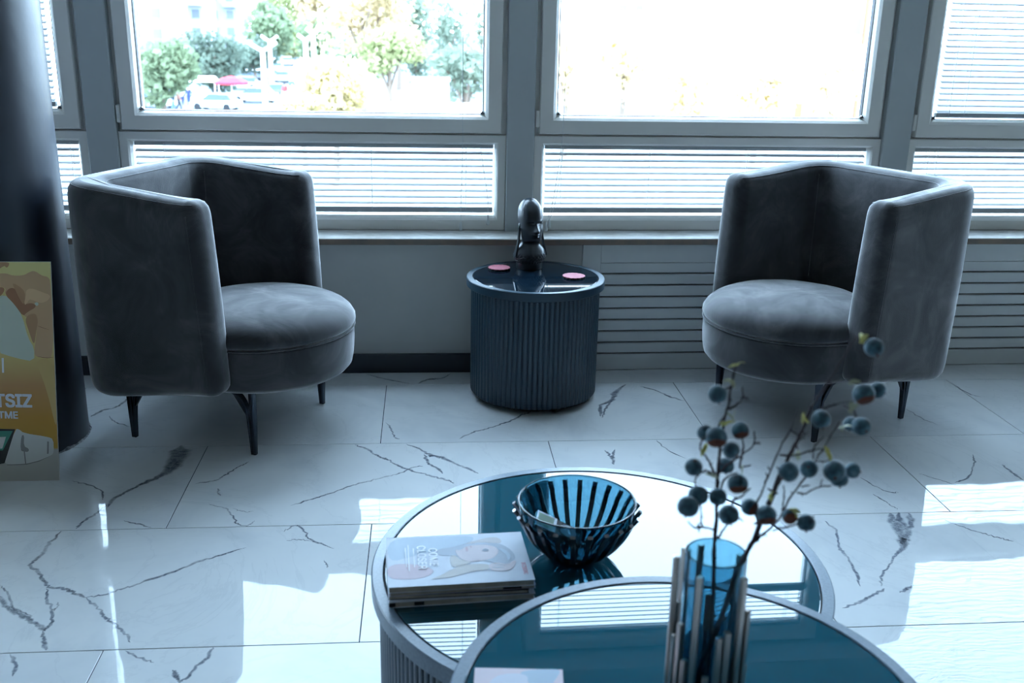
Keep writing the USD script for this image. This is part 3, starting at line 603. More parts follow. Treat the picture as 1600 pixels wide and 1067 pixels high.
# ------------------------------------------------------------------ black carved bust
def bust():
    nz, nt = 150, 120; zs = np.linspace(0, 0.283, nz); th = np.arange(nt) / nt * 2 * PI
    key = [(0, .0515, .0500, 0), (.003, .0530, .0525, 0), (.030, .0530, .0525, 0), (.034, .058, .054, 0), (.046, .0635, .058, 0), (.062, .0635, .058, .001), (.076, .0600, .052, .002), (.087, .0520, .045, .003), (.096, .0440, .040, .003), (.105, .0385, .0370, .004),
           (.112, .0365, .0390, .008), (.119, .0370, .0445, .012), (.134, .0395, .0510, .011), (.155, .0445, .0550, .008), (.180, .0475, .0580, .003), (.208, .0485, .0600, -.002), (.235, .0460, .0570, -.005), (.256, .0385, .0490, -.007), (.271, .0275, .0355, -.008), (.280, .0140, .0190, -.008), (.283, .0015, .002, -.008)]
    key = np.array(key); from scipy.interpolate import PchipInterpolator as I
    A, B, C = (I(key[:, 0], key[:, k])(zs) for k in (1, 2, 3))
    rings = []
    g = lambda x, s: np.exp(-(x / s) ** 2)
    for z, a, b, c in zip(zs, A, B, C):
        ct_, s_ = np.cos(th), np.sin(th)              # th = 0 looks forward (+x)
        x, y = b * ct_ + c, a * s_
        front = np.clip(ct_, 0, 1)
        lat = a * s_
        add = np.zeros(nt)
        if z > 0.11:
            add += 0.021 * g(lat, .0085 + .25 * max(0, .170 - z)) * g(z - 0.163, .012) * (front > 0)      # nose tip
            add += 0.008 * g(lat, .006) * g(z - 0.180, .014) * (front > 0)                                # nose bridge
            add += 0.0055 * g(np.abs(lat) - .008, .005) * g(z - 0.159, .005) * (front > 0)                # nostrils
            add -= 0.0085 * g(np.abs(lat) - .020, .011) * g(z - 0.187, .010) * (front > 0)                # eye sockets
            add += 0.0035 * g(np.abs(lat) - .019, .008) * g(z - 0.184, .0035) * (front > 0)               # lids
            add += 0.0045 * g(np.abs(lat) - .018, .014) * g(z - 0.198, .005) * (front > 0)                # brows
            add += 0.012 * g(lat, .013) * g(z - 0.1465, .0042) * (front > 0)                               # upper lip
            add += 0.011 * g(lat, .012) * g(z - 0.1370, .0042) * (front > 0)                              # lower lip
            add -= 0.004 * g(lat, .013) * g(z - 0.142, .0016) * (front > 0)
            add += 0.006 * g(lat, .012) * g(z - 0.124, .006) * (front > 0)                                 # chin
            add += 0.003 * g(np.abs(lat) - .030, .010) * g(z - 0.165, .010) * (front > 0)                  # cheekbones
            add += 0.0012 * np.sin(th * 34) * np.clip((z - 0.205) / .02, 0, 1) * np.clip((0.283 - z) / .03, 0, 1) * (ct_ < 0.55)  # plaited hair
        if 0.034 < z < 0.066:
            wv = np.sin(PI * (z - 0.034) / 0.032)
            add += wv * 0.0035 * np.sin(th * 26 + (z * 900 // 9 % 2) * PI) * (0.5 + 0.5 * np.sin(z * 520)) + 0.0012 * wv
        if z < 0.036 and z > 0.028: add += 0.004 * np.abs(np.sin(th * 15))
        rad = np.hypot(ct_, s_)
        x = x + add * np.sign(ct_) * np.abs(ct_) ** 0.5 * (1 if z > 0.11 else 1); y = y + (add * s_ if z <= 0.11 else 0)
        rings.append(np.c_[x, y, np.full(nt, z)])
    return loft(rings)
bs = thing('bust', 'black carved wooden bust of a woman with long earrings on the side table', 'statue', (0.581, 0.030, 0.4888), -73)
part(bs, 'figure', bust(), 'statue_black', smooth=60)
for s in (-1, 1):
    part(bs, 'ear', out(trimesh.creation.icosphere(2, 1).apply_scale((0.008, 0.005, 0.014)).apply_translation((0.002, s * 0.0465, 0.172))), 'statue_black', smooth=60)
    e = catmull([(0.004, s * 0.0490, 0.166), (0.006, s * 0.0500, 0.138), (0.008, s * 0.0535, 0.108), (0.008, s * 0.0595, 0.080), (0.008, s * 0.0660, 0.052)], 5)
    part(bs, 'earring', strap(e, np.linspace(0.010, 0.020, len(e)), 0.008, (1, 0, 0)), 'statue_black', 'long hanging earring', smooth=40)

def coaster(x, y, label):
    t = thing('coaster', label, 'coaster', (x, y, 0.4888), 0, 'pink scalloped coasters')
    a = np.arange(160) / 160 * 2 * PI; r = 0.0425 + 0.0028 * np.abs(np.cos(a * 8))
    part(t, 'base', prism(np.c_[r * np.cos(a), r * np.sin(a)], 0, 0.006), 'coaster_black', 'black underside', smooth=30)
    r = r - 0.0008; part(t, 'top', prism(np.c_[r * np.cos(a), r * np.sin(a)], 0.006, 0.0085), 'coaster_pink', 'pink felt top', smooth=30)
coaster(0.457, 0.004, 'pink scalloped coaster left of the black bust on the side table')
coaster(0.740, -0.134, 'pink scalloped coaster right of the black bust, near the table edge')

# ------------------------------------------------------------------ bowl with metal ribs, and the small player lying in it
bo = thing('glass_bowl', 'blue glass bowl with upright dark metal ribs on the low coffee table', 'bowl', (0.467, -2.103, 0.3990))
outp = [(0.012, 0.0), (0.034, 0.0), (0.040, 0.004), (0.064, 0.018), (0.088, 0.043), (0.104, 0.070), (0.114, 0.096), (0.1195, 0.122)]
o = catmull([(r, 0, z) for r, z in outp[1:]], 5)[:, [0, 2]]
inn = [(r - 0.0045, z + 0.004 * (1 - k / len(o))) for k, (r, z) in enumerate(o)]
prof = [(0.004, 0.0)] + [tuple(q) for q in o] + [(0.1185, 0.1235), (0.1165, 0.1235)] + inn[::-1] + [(0.004, 0.0045)]
part(bo, 'glass', out(lathe(prof, 96)), 'bowl_glass', smooth=50)
part(bo, 'foot_ring', ringlathe([(0.030, 0.0), (0.043, 0.0), (0.046, 0.004), (0.044, 0.009), (0.032, 0.008)], 64), 'chrome_dark', smooth=40)
for k in range(24):
    a = k * 2 * PI / 24 + 0.06; d = np.array([math.cos(a), math.sin(a), 0]); n = np.array([-d[1], d[0], 0])
    pr = [(r + 0.0035, z - 0.0012) for r, z in o if 0.003 < z < 0.098]; pr[-1] = (pr[-1][0] + 0.003, pr[-1][1]); pr.append((pr[-1][0] + 0.0075, pr[-1][1] + 0.011))
    path = [d * r + np.array([0, 0, z + 0.0012]) for r, z in pr]
    part(bo, 'rib', strap(path, np.linspace(0.0092, 0.0105, len(path)), 0.0072, n), 'chrome_dark', smooth=25)
pl = UsdGeom.Xform.Define(stage, numbered('/World/music_player')); pl.AddTranslateOp().Set(Gf.Vec3d(0.430, -2.104, 0.4590)); pl.AddRotateXYZOp().Set(Gf.Vec3f(8, 24, -10))
pl = setd(pl.GetPrim(), 'small black and silver player with a round wheel lying in the glass bowl', 'music player')
part(pl, 'case', box(-0.052, 0.052, -0.026, 0.026, -0.006, 0.004, 0.003), 'device_black')
part(pl, 'face_plate', box(-0.050, -0.006, -0.024, 0.024, 0.004, 0.0048, 0.0003), 'device_silver', 'silver frame around the screen')
part(pl, 'screen', box(-0.046, -0.012, -0.019, 0.019, 0.0048, 0.0053, 0.0002), 'device_screen', 'pale green screen')
w_ = part(pl, 'wheel', ringlathe([(0.007, 0.004), (0.018, 0.004), (0.018, 0.0052), (0.007, 0.0052)], 40, 0.021, 0), 'cover_white', 'round white control wheel')
part(w_, 'button', lathe([(0.0065, 0.004), (0.0065, 0.0050)], 24, 0.021, 0), 'device_silver')

# ------------------------------------------------------------------ magazines
def plane_pts(px, p0, u, v):
    """Pixels of the photograph to coordinates (a, b) on the plane p0 + a u + b v."""
    n = np.cross(u, v); out_ = []
    for q in px:
        d = ray(*q); X = CAM + d * (n @ (p0 - CAM)) / (n @ d); out_.append(((X - p0) @ u, (X - p0) @ v))
    return np.array(out_)
def decal(parent, name, pts, k, mt, place, label=None, smooth=2):
    """A printed shape: a film 0.1 mm thick on the surface (local x, y; z outward)."""
    q = chaikin(pts, smooth) if smooth else np.asarray(pts)
    m = prism(Polygon(q).buffer(0), 0.00008 * k, 0.00008 * k + 0.0001); m.apply_transform(place); return part(parent, name, m, mt, label)

mg = np.array([onz(605, 922, 0.4385), onz(834, 905, 0.4385), onz(816, 831, 0.4385), onz(605, 838, 0.4385)])
mc = mg.mean(0); ua = (mg[1] - mg[0] + mg[2] - mg[3]); ua[2] = 0; ua /= np.linalg.norm(ua); va = np.array([-ua[1], ua[0], 0])
LW = np.linalg.norm(mg[1] - mg[0] + mg[2] - mg[3]) / 2; LH = 0.97 * abs((mg[3] - mg[0] + mg[2] - mg[1]) @ va) / 2
rotm = math.degrees(math.atan2(ua[1], ua[0]))
def magazine(label, z, h, dx, dy, rot, cover, w=LW, d=LH, tabs=(), name='magazine', sag=0.0):
    c = mc + ua * dx + va * dy
    t = thing(name, label, 'magazine', (c[0], c[1], z), rotm + rot, None)
    part(t, 'pages', box(-w / 2 + 0.002, w / 2 - 0.0025, -d / 2 + 0.002, d / 2 - 0.001, 0.0006, h - 0.0006), 'paper_page', 'cream page block')
    part(t, 'back_cover', box(-w / 2, w / 2, -d / 2, d / 2, 0, 0.0006), cover); fr = part(t, 'front_cover', box(-w / 2, w / 2, -d / 2, d / 2, h - 0.0006, h), cover)
    part(t, 'spine', box(-w / 2, w / 2, d / 2 - 0.0008, d / 2 + 0.0002, 0, h), cover)
    for tx, tw in tabs: part(t, 'index_tab', box(tx, tx + tw, -d / 2 - 0.001, -d / 2 + 0.004, h * 0.25, h * 0.8), 'paper_dark', 'dark printed patch on the page edge')
    return t, fr
z = 0.3990
magazine('thick magazine with cream page edges at the bottom of the stack', z, 0.0115, -0.001, -0.004, 0.8, 'cover_white', tabs=((-0.09, 0.018), (-0.137, 0.012)))
magazine('dark-covered magazine second from the bottom of the stack', z + 0.0118, 0.0075, -0.004, 0.001, -0.9, 'paper_dark', w=LW - 0.012)
magazine('thin grey-covered magazine just under the top one', z + 0.0196, 0.0075, 0.001, 0.002, 0.5, 'cover_violet', tabs=((0.075, 0.035),))
tm, tf = magazine('white magazine with a resting woman on the cover, on top of the stack', z + 0.0274, 0.4385 - z - 0.0274, 0, 0, 0, 'cover_white')
p0 = np.array([mc[0], mc[1], 0.4385]); place = np.eye(4); place[2, 3] = 0.4385 - (z + 0.0274)
M_ = lambda pts: plane_pts([(600 + a / 6.667, 830 + b / 6.667) for a, b in pts], p0, ua, va)
for k, (nm, mt, pts) in enumerate((
    ('printed_band', 'p_band', [(38, 75), (500, 60), (940, 45), (920, 110), (700, 170), (560, 200), (300, 260), (38, 330)]),
    ('printed_shoulder', 'p_shoulder', [(38, 355), (250, 335), (450, 370), (525, 410), (490, 455), (380, 492), (200, 506), (38, 490)]),
    ('printed_upper_arm', 'p_arm', [(840, 130), (1050, 70), (1180, 58), (1235, 110), (1180, 130), (1000, 110), (860, 145)]),
    ('printed_hair', 'p_hair', [(540, 190), (700, 170), (840, 130), (1000, 128), (1160, 120), (1260, 150), (1340, 210), (1372, 280), (1330, 335), (1280, 360), (1180, 335), (1060, 310), (760, 260), (700, 255), (560, 255)]),
    ('printed_neck', 'p_neck', [(690, 260), (740, 250), (800, 300), (920, 320), (860, 345), (720, 384), (690, 330)]),
    ('printed_face', 'p_skin', [(740, 190), (790, 205), (850, 160), (900, 150), (1060, 138), (1170, 165), (1200, 220), (1140, 285), (1040, 305), (900, 322), (810, 300), (760, 250)]),
    ('printed_forearm', 'p_neck', [(470, 505), (580, 470), (700, 400), (850, 345), (1080, 340), (1112, 370), (1100, 400), (900, 422), (720, 478), (600, 490)]),
    ('printed_hand', 'p_skin', [(1085, 345), (1180, 325), (1290, 352), (1355, 300), (1382, 320), (1345, 390), (1260, 418), (1130, 415), (1095, 385)]),
    ('printed_finger', 'p_band', [(1110, 358), (1200, 345), (1280, 362), (1200, 352)]), ('printed_finger', 'p_band', [(1110, 382), (1190, 372), (1270, 384), (1190, 379)]),
    ('printed_lock', 'p_band', [(1170, 180), (1260, 190), (1330, 260), (1290, 320), (1280, 260), (1220, 205)]),
    ('printed_eye', 'p_eye', [(1015, 205), (1050, 180), (1095, 195), (1085, 212), (1040, 214)]), ('printed_lips', 'p_lip', [(850, 160), (880, 185), (866, 222), (852, 200)]), ('printed_nose', 'p_lip', [(893, 152), (915, 165), (905, 180)]))):
    decal(tf, nm, M_(pts), k + 1, mt, place)
def text_on(parent, name, s, px_a, px_b, hpx, p0_, u_, v_, mt, k, place_, heavy=0.0, bold=True):
    """Lettering whose base line runs from pixel a to pixel b on the plane, capitals about hpx pixels high."""
    A, B = plane_pts([px_a, px_b], p0_, u_, v_); L = np.linalg.norm(B - A); 
    m = meshkit.text_mesh(s, hpx, 0.0001, bold); m.apply_translation((-m.bounds[0][0], 0, 0)); m.apply_scale((L / m.bounds[1][0], 1, 1))
    a = math.atan2(*(B - A)[::-1]); m.apply_transform(trimesh.transformations.rotation_matrix(a, [0, 0, 1])); m.apply_translation((A[0], A[1], 0.00008 * k))
    if heavy: m = cat([m.copy().apply_translation((q, w, 0.00002 * i)) for i, (q, w) in enumerate((q, w) for q in (-heavy, 0, heavy) for w in (-heavy * 0.6, heavy * 0.6))])
    m.apply_transform(place_)
    part(parent, name, m, mt)
pz = lambda a, b: (600 + a / 6.667, 830 + b / 6.667)
text_on(tf, 'lettering', 'COME', pz(462, 186), pz(478, 366), 0.0165, p0, ua, va, 'p_white', 18, place)
text_on(tf, 'lettering', 'CLOSER', pz(342, 160), pz(360, 402), 0.0165, p0, ua, va, 'p_white', 18, place)
text_on(tf, 'lettering', 'BEZIBIRC', pz(1430, 332), pz(1462, 452), 0.0075, p0, ua, va, 'p_red', 18, place, bold=False)
for x0_, y0_, y1_ in ((215, 180, 380), (245, 150, 420), (300, 185, 380)):
    decal(tf, 'printed_line', M_([(x0_, y0_), (x0_ + 9, y0_), (x0_ + 24, y1_), (x0_ + 14, y1_)]), 17, 'p_white', place, smooth=0)

# pale booklet on the front table
bk0 = onz(742, 1043, 0.4845); bk1 = onz(879, 1046, 0.4845); ub = (bk1 - bk0); BW = np.linalg.norm(ub); ub /= BW; vb = np.array([-ub[1], ub[0], 0])
bk = thing('booklet', 'pale pink booklet lying on the front coffee table near the rim', 'booklet', tuple(bk0[:2]) + (0.4790,), math.degrees(math.atan2(ub[1], ub[0])))
part(bk, 'pages', box(0.001, BW - 0.001, -0.185, -0.0008, 0.0004, 0.0050), 'paper_page'); fr2 = part(bk, 'front_cover', box(0, BW, -0.186, 0, 0.0050, 0.0056), 'p_pink', 'pink printed cover')
pb0 = np.array([bk0[0], bk0[1], 0.4846]); pl2 = np.eye(4); pl2[2, 3] = 0.0056
B_ = lambda pts: plane_pts([(680 + a / 5, 960 + b / 5) for a, b in pts], pb0, ub, vb)
decal(fr2, 'printed_shade', B_([(640, 455), (760, 430), (900, 425), (990, 432), (930, 520), (860, 640), (720, 640), (740, 520)]), 1, 'p_band', pl2)
decal(fr2, 'printed_shape', B_([(380, 640), (420, 530), (480, 480), (560, 462), (660, 460), (722, 480), (724, 520), (690, 640)]), 2, 'p_pale', pl2)
part(bk, 'back_cover', box(0, BW, -0.186, 0, 0.0, 0.0004), 'p_pink')

# ------------------------------------------------------------------ vase with upright metal bars, and two berry branches
VX, VY, VZ, VT = 0.5555, -2.7365, 0.4790, 0.7600
vs = thing('glass_vase', 'blue glass cylinder vase ringed by upright metal bars on the front table', 'vase', (VX, VY, VZ))
hv = VT - VZ
part(vs, 'glass', out(lathe([(0.004, 0.0), (0.039, 0.0), (0.0415, 0.003), (0.0415, hv - 0.001), (0.0405, hv), (0.0385, hv), (0.0380, hv - 0.001), (0.0380, 0.010), (0.004, 0.010)], 64)), 'tinted_glass', smooth=40)
part(vs, 'base_plate', ringlathe([(0.043, 0.0), (0.064, 0.0), (0.064, 0.006), (0.043, 0.006)], 48), 'chrome_dark')
bars = [(1054.7, 868.6, 1), (1071, 856, -1), (1095, 851, -1), (1094.5, 901, 1), (1108, 924, -1), (1158, 866, -1), (1161.6, 901, 1), (1167, 952, 1), (1161.6, 1036, 1), (1064.4, 972.8, 1), (1056, 938, -1), (1055, 991, 1), (1046.5, 1028, 1), (1123.4, 997, 1), (1134, 986.7, 1), (1102.6, 1057, 1), (1088, 1062, 1), (1147, 1020, -1), (1125, 1000, -1)]
used = []
for bx, by, s in bars:
    best = None
    for a in np.linspace(-PI, PI, 241):
        if (math.sin(a + YAW) < 0.1) != (s > 0): continue
        if any(abs((a - q + PI) % (2 * PI) - PI) < 0.19 for q in used): continue
        for zz in np.linspace(VZ + 0.05, VT, 60):
            q = proj((VX + 0.0525 * math.cos(a), VY + 0.0525 * math.sin(a), zz)); e = (q[0] - bx) ** 2 * 1.0 + (q[1] - by) ** 2
            if best is None or e < best[0]: best = (e, a, zz)
    _, a, zz = best; used.append(a)
    part(vs, 'bar', xform(box(-0.0045, 0.0045, -0.0045, 0.0045, 0.0055, zz - VZ, 0.0014), (0.0525 * math.cos(a), 0.0525 * math.sin(a), 0), a), 'bar_steel')

Zs = {'A': (3.14, 1040, 510), 'B': (3.136, 1180, 510), 'P': (1, 0, 0)}
def bp(z, a, b, dy=0.0):
    s, ox, oy = Zs[z]; return ony(ox + a / s, oy + b / s, VY + dy)
brng = np.random.default_rng(21)
def twig(parent, name, z, pts, r0, r1, dy0=0.0, dy1=0.0, thorns=True):
    n = len(pts); W = np.array([bp(z, a, b, dy0 + (dy1 - dy0) * k / max(n - 1, 1)) for k, (a, b) in enumerate(pts)])
    c = catmull(W, 4); c[1:-1] += brng.normal(0, 0.0005, (len(c) - 2, 3)); rr = np.linspace(r0, r1, len(c)) * brng.uniform(0.85, 1.2, len(c))
    ms = [tube(c, rr, 8)]
    if thorns:
        for i in range(2, len(c) - 1, 3):
            d = brng.normal(0, 1, 3); d /= np.linalg.norm(d); ms.append(tube([c[i], c[i] + d * rr[i] * 2.2, c[i] + d * rr[i] * 3.4], [rr[i] * 0.7, rr[i] * 0.5, rr[i] * 0.15], 5))
    return part(parent, name, cat(ms), 'branch_brown', smooth=50)
def berry(parent, z, a, b, rpx, dy, tip, tdir):
    c = bp(z, a, b, dy); dep = (c - CAM) @ fw; r = rpx / FPX * dep
    m = trimesh.creation.icosphere(3, 1.0); v = m.vertices; v *= (1 + 0.05 * (meshkit.fbm(v * 2.2 + a, 3, 4) - 0.5))[:, None]
    td = np.array(tdir, float) + [0, -0.3 * tip, 0]; td /= np.linalg.norm(td); h = v @ td
    v *= (1 - 0.10 * np.clip(h - 0.75, 0, 1) / 0.25)[:, None]
    g = part(parent, 'berry', trimesh.Trimesh(v * r + c, m.faces, process=False), 'berry', smooth=True)
    if tip:
        f = m.faces[(v[m.faces].mean(1) @ td) > 0.5]; part(g, 'berry_tip', trimesh.Trimesh((v * 1.012) * r + c, f, process=True), 'berry_tip', 'reddish brown tip', smooth=True)
    else:
        k = tube([c + td * r * 0.9, c + td * r * 1.08], [r * 0.16, r * 0.05], 7); part(g, 'berry_tip', k, 'berry_tip', 'small dark tip')
def leaflet(parent, z, a, b, dy, mt, ln=0.012):
    c = bp(z, a, b, dy)
    for k in range(2):
        d = brng.normal(0, 1, 3); d /= np.linalg.norm(d); s = np.cross(d, brng.normal(0, 1, 3)); s /= np.linalg.norm(s)
        path = [c + d * ln * t + np.array([0, 0, 0.002 * math.sin(t * 3)]) for t in np.linspace(-0.4, 1, 7)]
        part(parent, 'leaf', strap(path, [0.001, 0.0042, 0.0062, 0.0066, 0.0055, 0.0035, 0.0006], 0.0006, s), mt, 'small yellowish leaf')

b1 = thing('berry_branch', 'artificial twig with blue berries standing upright on the left in the vase', 'branch')
twig(b1, 'stem', 'P', [(1098, 1100), (1107, 1040), (1113, 960), (1115.5, 900), (1116.4, 848), (1119.6, 797), (1121, 749), (1125.4, 701), (1134, 650), (1142, 612), (1149.9, 568)], 0.0036, 0.0014, 0.012, 0.0)
for z, pts in (('A', [(295, 410), (345, 385), (380, 350), (378, 295)]), ('A', [(380, 345), (405, 358)]), ('A', [(255, 745), (225, 690), (200, 640), (170, 600), (185, 540)]), ('A', [(255, 725), (330, 660), (375, 630), (430, 580), (435, 512)]), ('A', [(432, 568), (466, 574)]), ('A', [(375, 630), (382, 590), (378, 545)]),
               ('A', [(375, 640), (366, 690), (418, 680)]), ('A', [(250, 740), (200, 710), (150, 740), (150, 790)]), ('A', [(245, 1000), (180, 980), (178, 930), (168, 880)]), ('A', [(180, 985), (140, 985), (110, 955)]), ('A', [(160, 975), (165, 1008)]), ('A', [(240, 1060), (275, 1010), (300, 975), (312, 955)]),
               ('A', [(255, 880), (285, 760), (345, 720), (352, 740)]), ('A', [(330, 900), (335, 850), (380, 830), (418, 792)]), ('A', [(262, 660), (270, 610), (310, 600)]), ('A', [(300, 420), (262, 490), (250, 520)]), ('A', [(310, 925), (350, 935), (380, 955)]), ('A', [(330, 290), (290, 310), (262, 318)])):
    twig(b1, 'twig', z, pts, 0.0017, 0.0008, 0.0, brng.uniform(-0.02, 0.02))
for a, b, r, dy, tip, td in ((255, 333, 15, -.01, 0, (.2, -.3, -1)), (195, 522, 13, .02, 0, (-.4, 0, -1)), (250, 543, 17, -.02, 1, (-.1, -.5, -.9)), (366, 510, 14, 0, 1, (.1, -.5, -.9)), (296, 683, 13, .02, 0, (0, -.3, -1)), (323, 608, 13.5, -.02, 0, (.4, -.6, -.3)), (138, 690, 14, -.01, 0, (0, -.3, 1)), (355, 772, 16, -.02, 1, (0, -.5, -.9)),
                              (160, 830, 16, -.012, 0, (.2, -.5, -1)), (110, 884, 17, -.03, 0, (-.3, -.5, -.6)), (257, 837, 14, -.02, 0, (0, -.4, -1)), (310, 924, 16, -.02, 0, (.2, -.5, -1)), (412, 885, 13.5, .0, 1, (.7, -.5, -.2))):
    berry(b1, 'A', a, b, r, dy, tip, td)
for a, b, mt in ((320, 265, 'leaf_pale'), (290, 478, 'leaf_yellow'), (330, 452, 'leaf_pale'), (190, 605, 'leaf_yellow'), (240, 735, 'leaf_pale'), (375, 690, 'leaf_pale'), (345, 188, 'leaf_yellow')): leaflet(b1, 'A', a, b, -0.004, mt)

b2 = thing('berry_branch', 'artificial twig with blue berries leaning right out of the vase', 'branch')
twig(b2, 'stem', 'P', [(1078, 1100), (1092, 1050), (1125, 970), (1150, 905), (1165, 868), (1180, 838), (1192, 808), (1205, 778), (1222, 735), (1237, 706), (1248.6, 682), (1266, 641), (1282, 615), (1301, 586), (1320, 555), (1339, 522)], 0.0044, 0.0013, 0.0, -0.02)
for z, pts, r in (('B', [(15, 960), (0, 890), (35, 810), (60, 740), (120, 600), (175, 500), (207, 405)], .0017), ('B', [(-10, 1060), (35, 1020), (75, 990), (125, 930), (165, 850), (245, 740), (300, 650), (350, 570), (415, 462)], .002), ('B', [(205, 812), (245, 820), (300, 790), (375, 780)], .0014), ('B', [(318, 785), (330, 750)], .001),
                  ('B', [(120, 630), (160, 632), (200, 630), (290, 605), (330, 600)], .0015), ('B', [(300, 662), (350, 660), (372, 640)], .0012), ('B', [(365, 280), (410, 270), (450, 265), (520, 272)], .0014), ('B', [(325, 400), (370, 390), (400, 380), (485, 364)], .0014), ('B', [(85, 1000), (140, 985), (200, 970), (290, 930)], .0014),
                  ('B', [(130, 900), (140, 840), (138, 780)], .0012), ('B', [(180, 620), (190, 575), (245, 545)], .0012), ('B', [(175, 510), (230, 535), (262, 520)], .001), ('B', [(285, 650), (290, 590), (335, 540)], .0012), ('B', [(60, 740), (52, 720)], .001), ('B', [(70, 700), (62, 688)], .001), ('B', [(245, 740), (262, 710)], .0012), ('B', [(225, 785), (268, 778)], .001), ('B', [(430, 385), (480, 410), (495, 440)], .0012), ('B', [(130, 745), (158, 725)], .0015), ('B', [(60, 870), (118, 760), (135, 730)], .0028)):
    twig(b2, 'twig', z, pts, r, 0.0008, -0.005, brng.uniform(-0.03, 0.01))
for a, b, r, dy, tip, td in ((582, 103, 15, -.02, 0, (.1, -.6, -.5)), (600, 312, 13, .02, 0, (.8, -.3, -.3)), (533, 333, 17, -.02, 1, (.2, -.5, -.9)), (322, 455, 15, -.02, 0, (.2, -.5, -1)), (470, 480, 12, .015, 0, (-.3, -.3, -1)), (520, 490, 14.5, -.02, 0, (.2, -.8, -.2)), (163, 712, 16, -.02, 0, (-.7, -.3, -.6)), (263, 697, 14, -.01, 0, (-.3, -.5, .4)),
                              (412, 745, 14, .015, 0, (0, -.5, -1)), (388, 708, 17, -.025, 0, (-.2, -.8, -.3)), (478, 705, 12.5, .0, 0, (.9, -.3, -.1)), (170, 930, 12, -.01, 1, (-.1, -.8, -.2)), (250, 962, 14, -.02, 0, (-.1, -.5, -.8)), (55, 925, 16, -.02, 1, (0, -.5, -.9))):
    berry(b2, 'B', a, b, r, dy, tip, td)
for a, b, mt in ((525, 65, 'leaf_yellow'), (235, 462, 'leaf_yellow'), (470, 405, 'leaf_pale'), (428, 492, 'leaf_pale'), (210, 637, 'leaf_pale'), (360, 625, 'leaf_yellow'), (180, 900, 'leaf_yellow'), (72, 830, 'leaf_yellow'), (500, 268, 'leaf_pale')): leaflet(b2, 'B', a, b, -0.012, mt)

# ------------------------------------------------------------------ advertising board leaning on the column
pb = np.array([-1.015, -0.860, 0.0]); ptop = ony(79, 409, -0.770); up_v = np.array([0, ptop[1] - pb[1], ptop[2]]); PH = np.linalg.norm(up_v); up_v /= PH; un = np.array([1.0, 0, 0]); tilt = math.atan2(-up_v[1], up_v[2])
bd = UsdGeom.Xform.Define(stage, numbered('/World/advertising_board')); bd.AddTranslateOp().Set(Gf.Vec3d(*pb)); bd.AddRotateXOp().Set(math.degrees(tilt))
bd = setd(bd.GetPrim(), 'yellow printed advertising board leaning against the dark column', 'poster')
BWd = 0.50
edge = [(0, 0), (0.0255, PH)]      # right edge leans with the photograph's board
rx = ptop[0] - pb[0]
body_ = prism([(-BWd, 0), (0, 0), (rx, PH), (-BWd + rx, PH)], 0, 0.005); body_.apply_transform(np.array([[1, 0, 0, 0], [0, 0, 1, 0], [0, 1, 0, 0], [0, 0, 0, 1.0]])); body_.invert()
part(bd, 'panel', body_, 'board_edge')
face_ = prism([(-BWd + .001, .001), (-.001, .001), (rx - .001, PH - .001), (-BWd + rx + .001, PH - .001)], 0, 0.0004); TP = np.array([[1, 0, 0, 0], [0, 0, -1, 0], [0, 1, 0, 0], [0, 0, 0, 1.0]]); face_.apply_transform(TP)
fc = part(bd, 'print', face_, 'poster_print', 'yellow and orange print')
pp0 = pb + 0; TP2 = TP.copy(); TP2[1, 3] = -0.0004
Q1 = lambda pts: plane_pts([(a / 5.93, 400 + b / 5.93) for a, b in pts], pp0, un, up_v)
Q2 = lambda pts: plane_pts([(a / 5.34, 560 + b / 5.34) for a, b in pts], pp0, un, up_v)
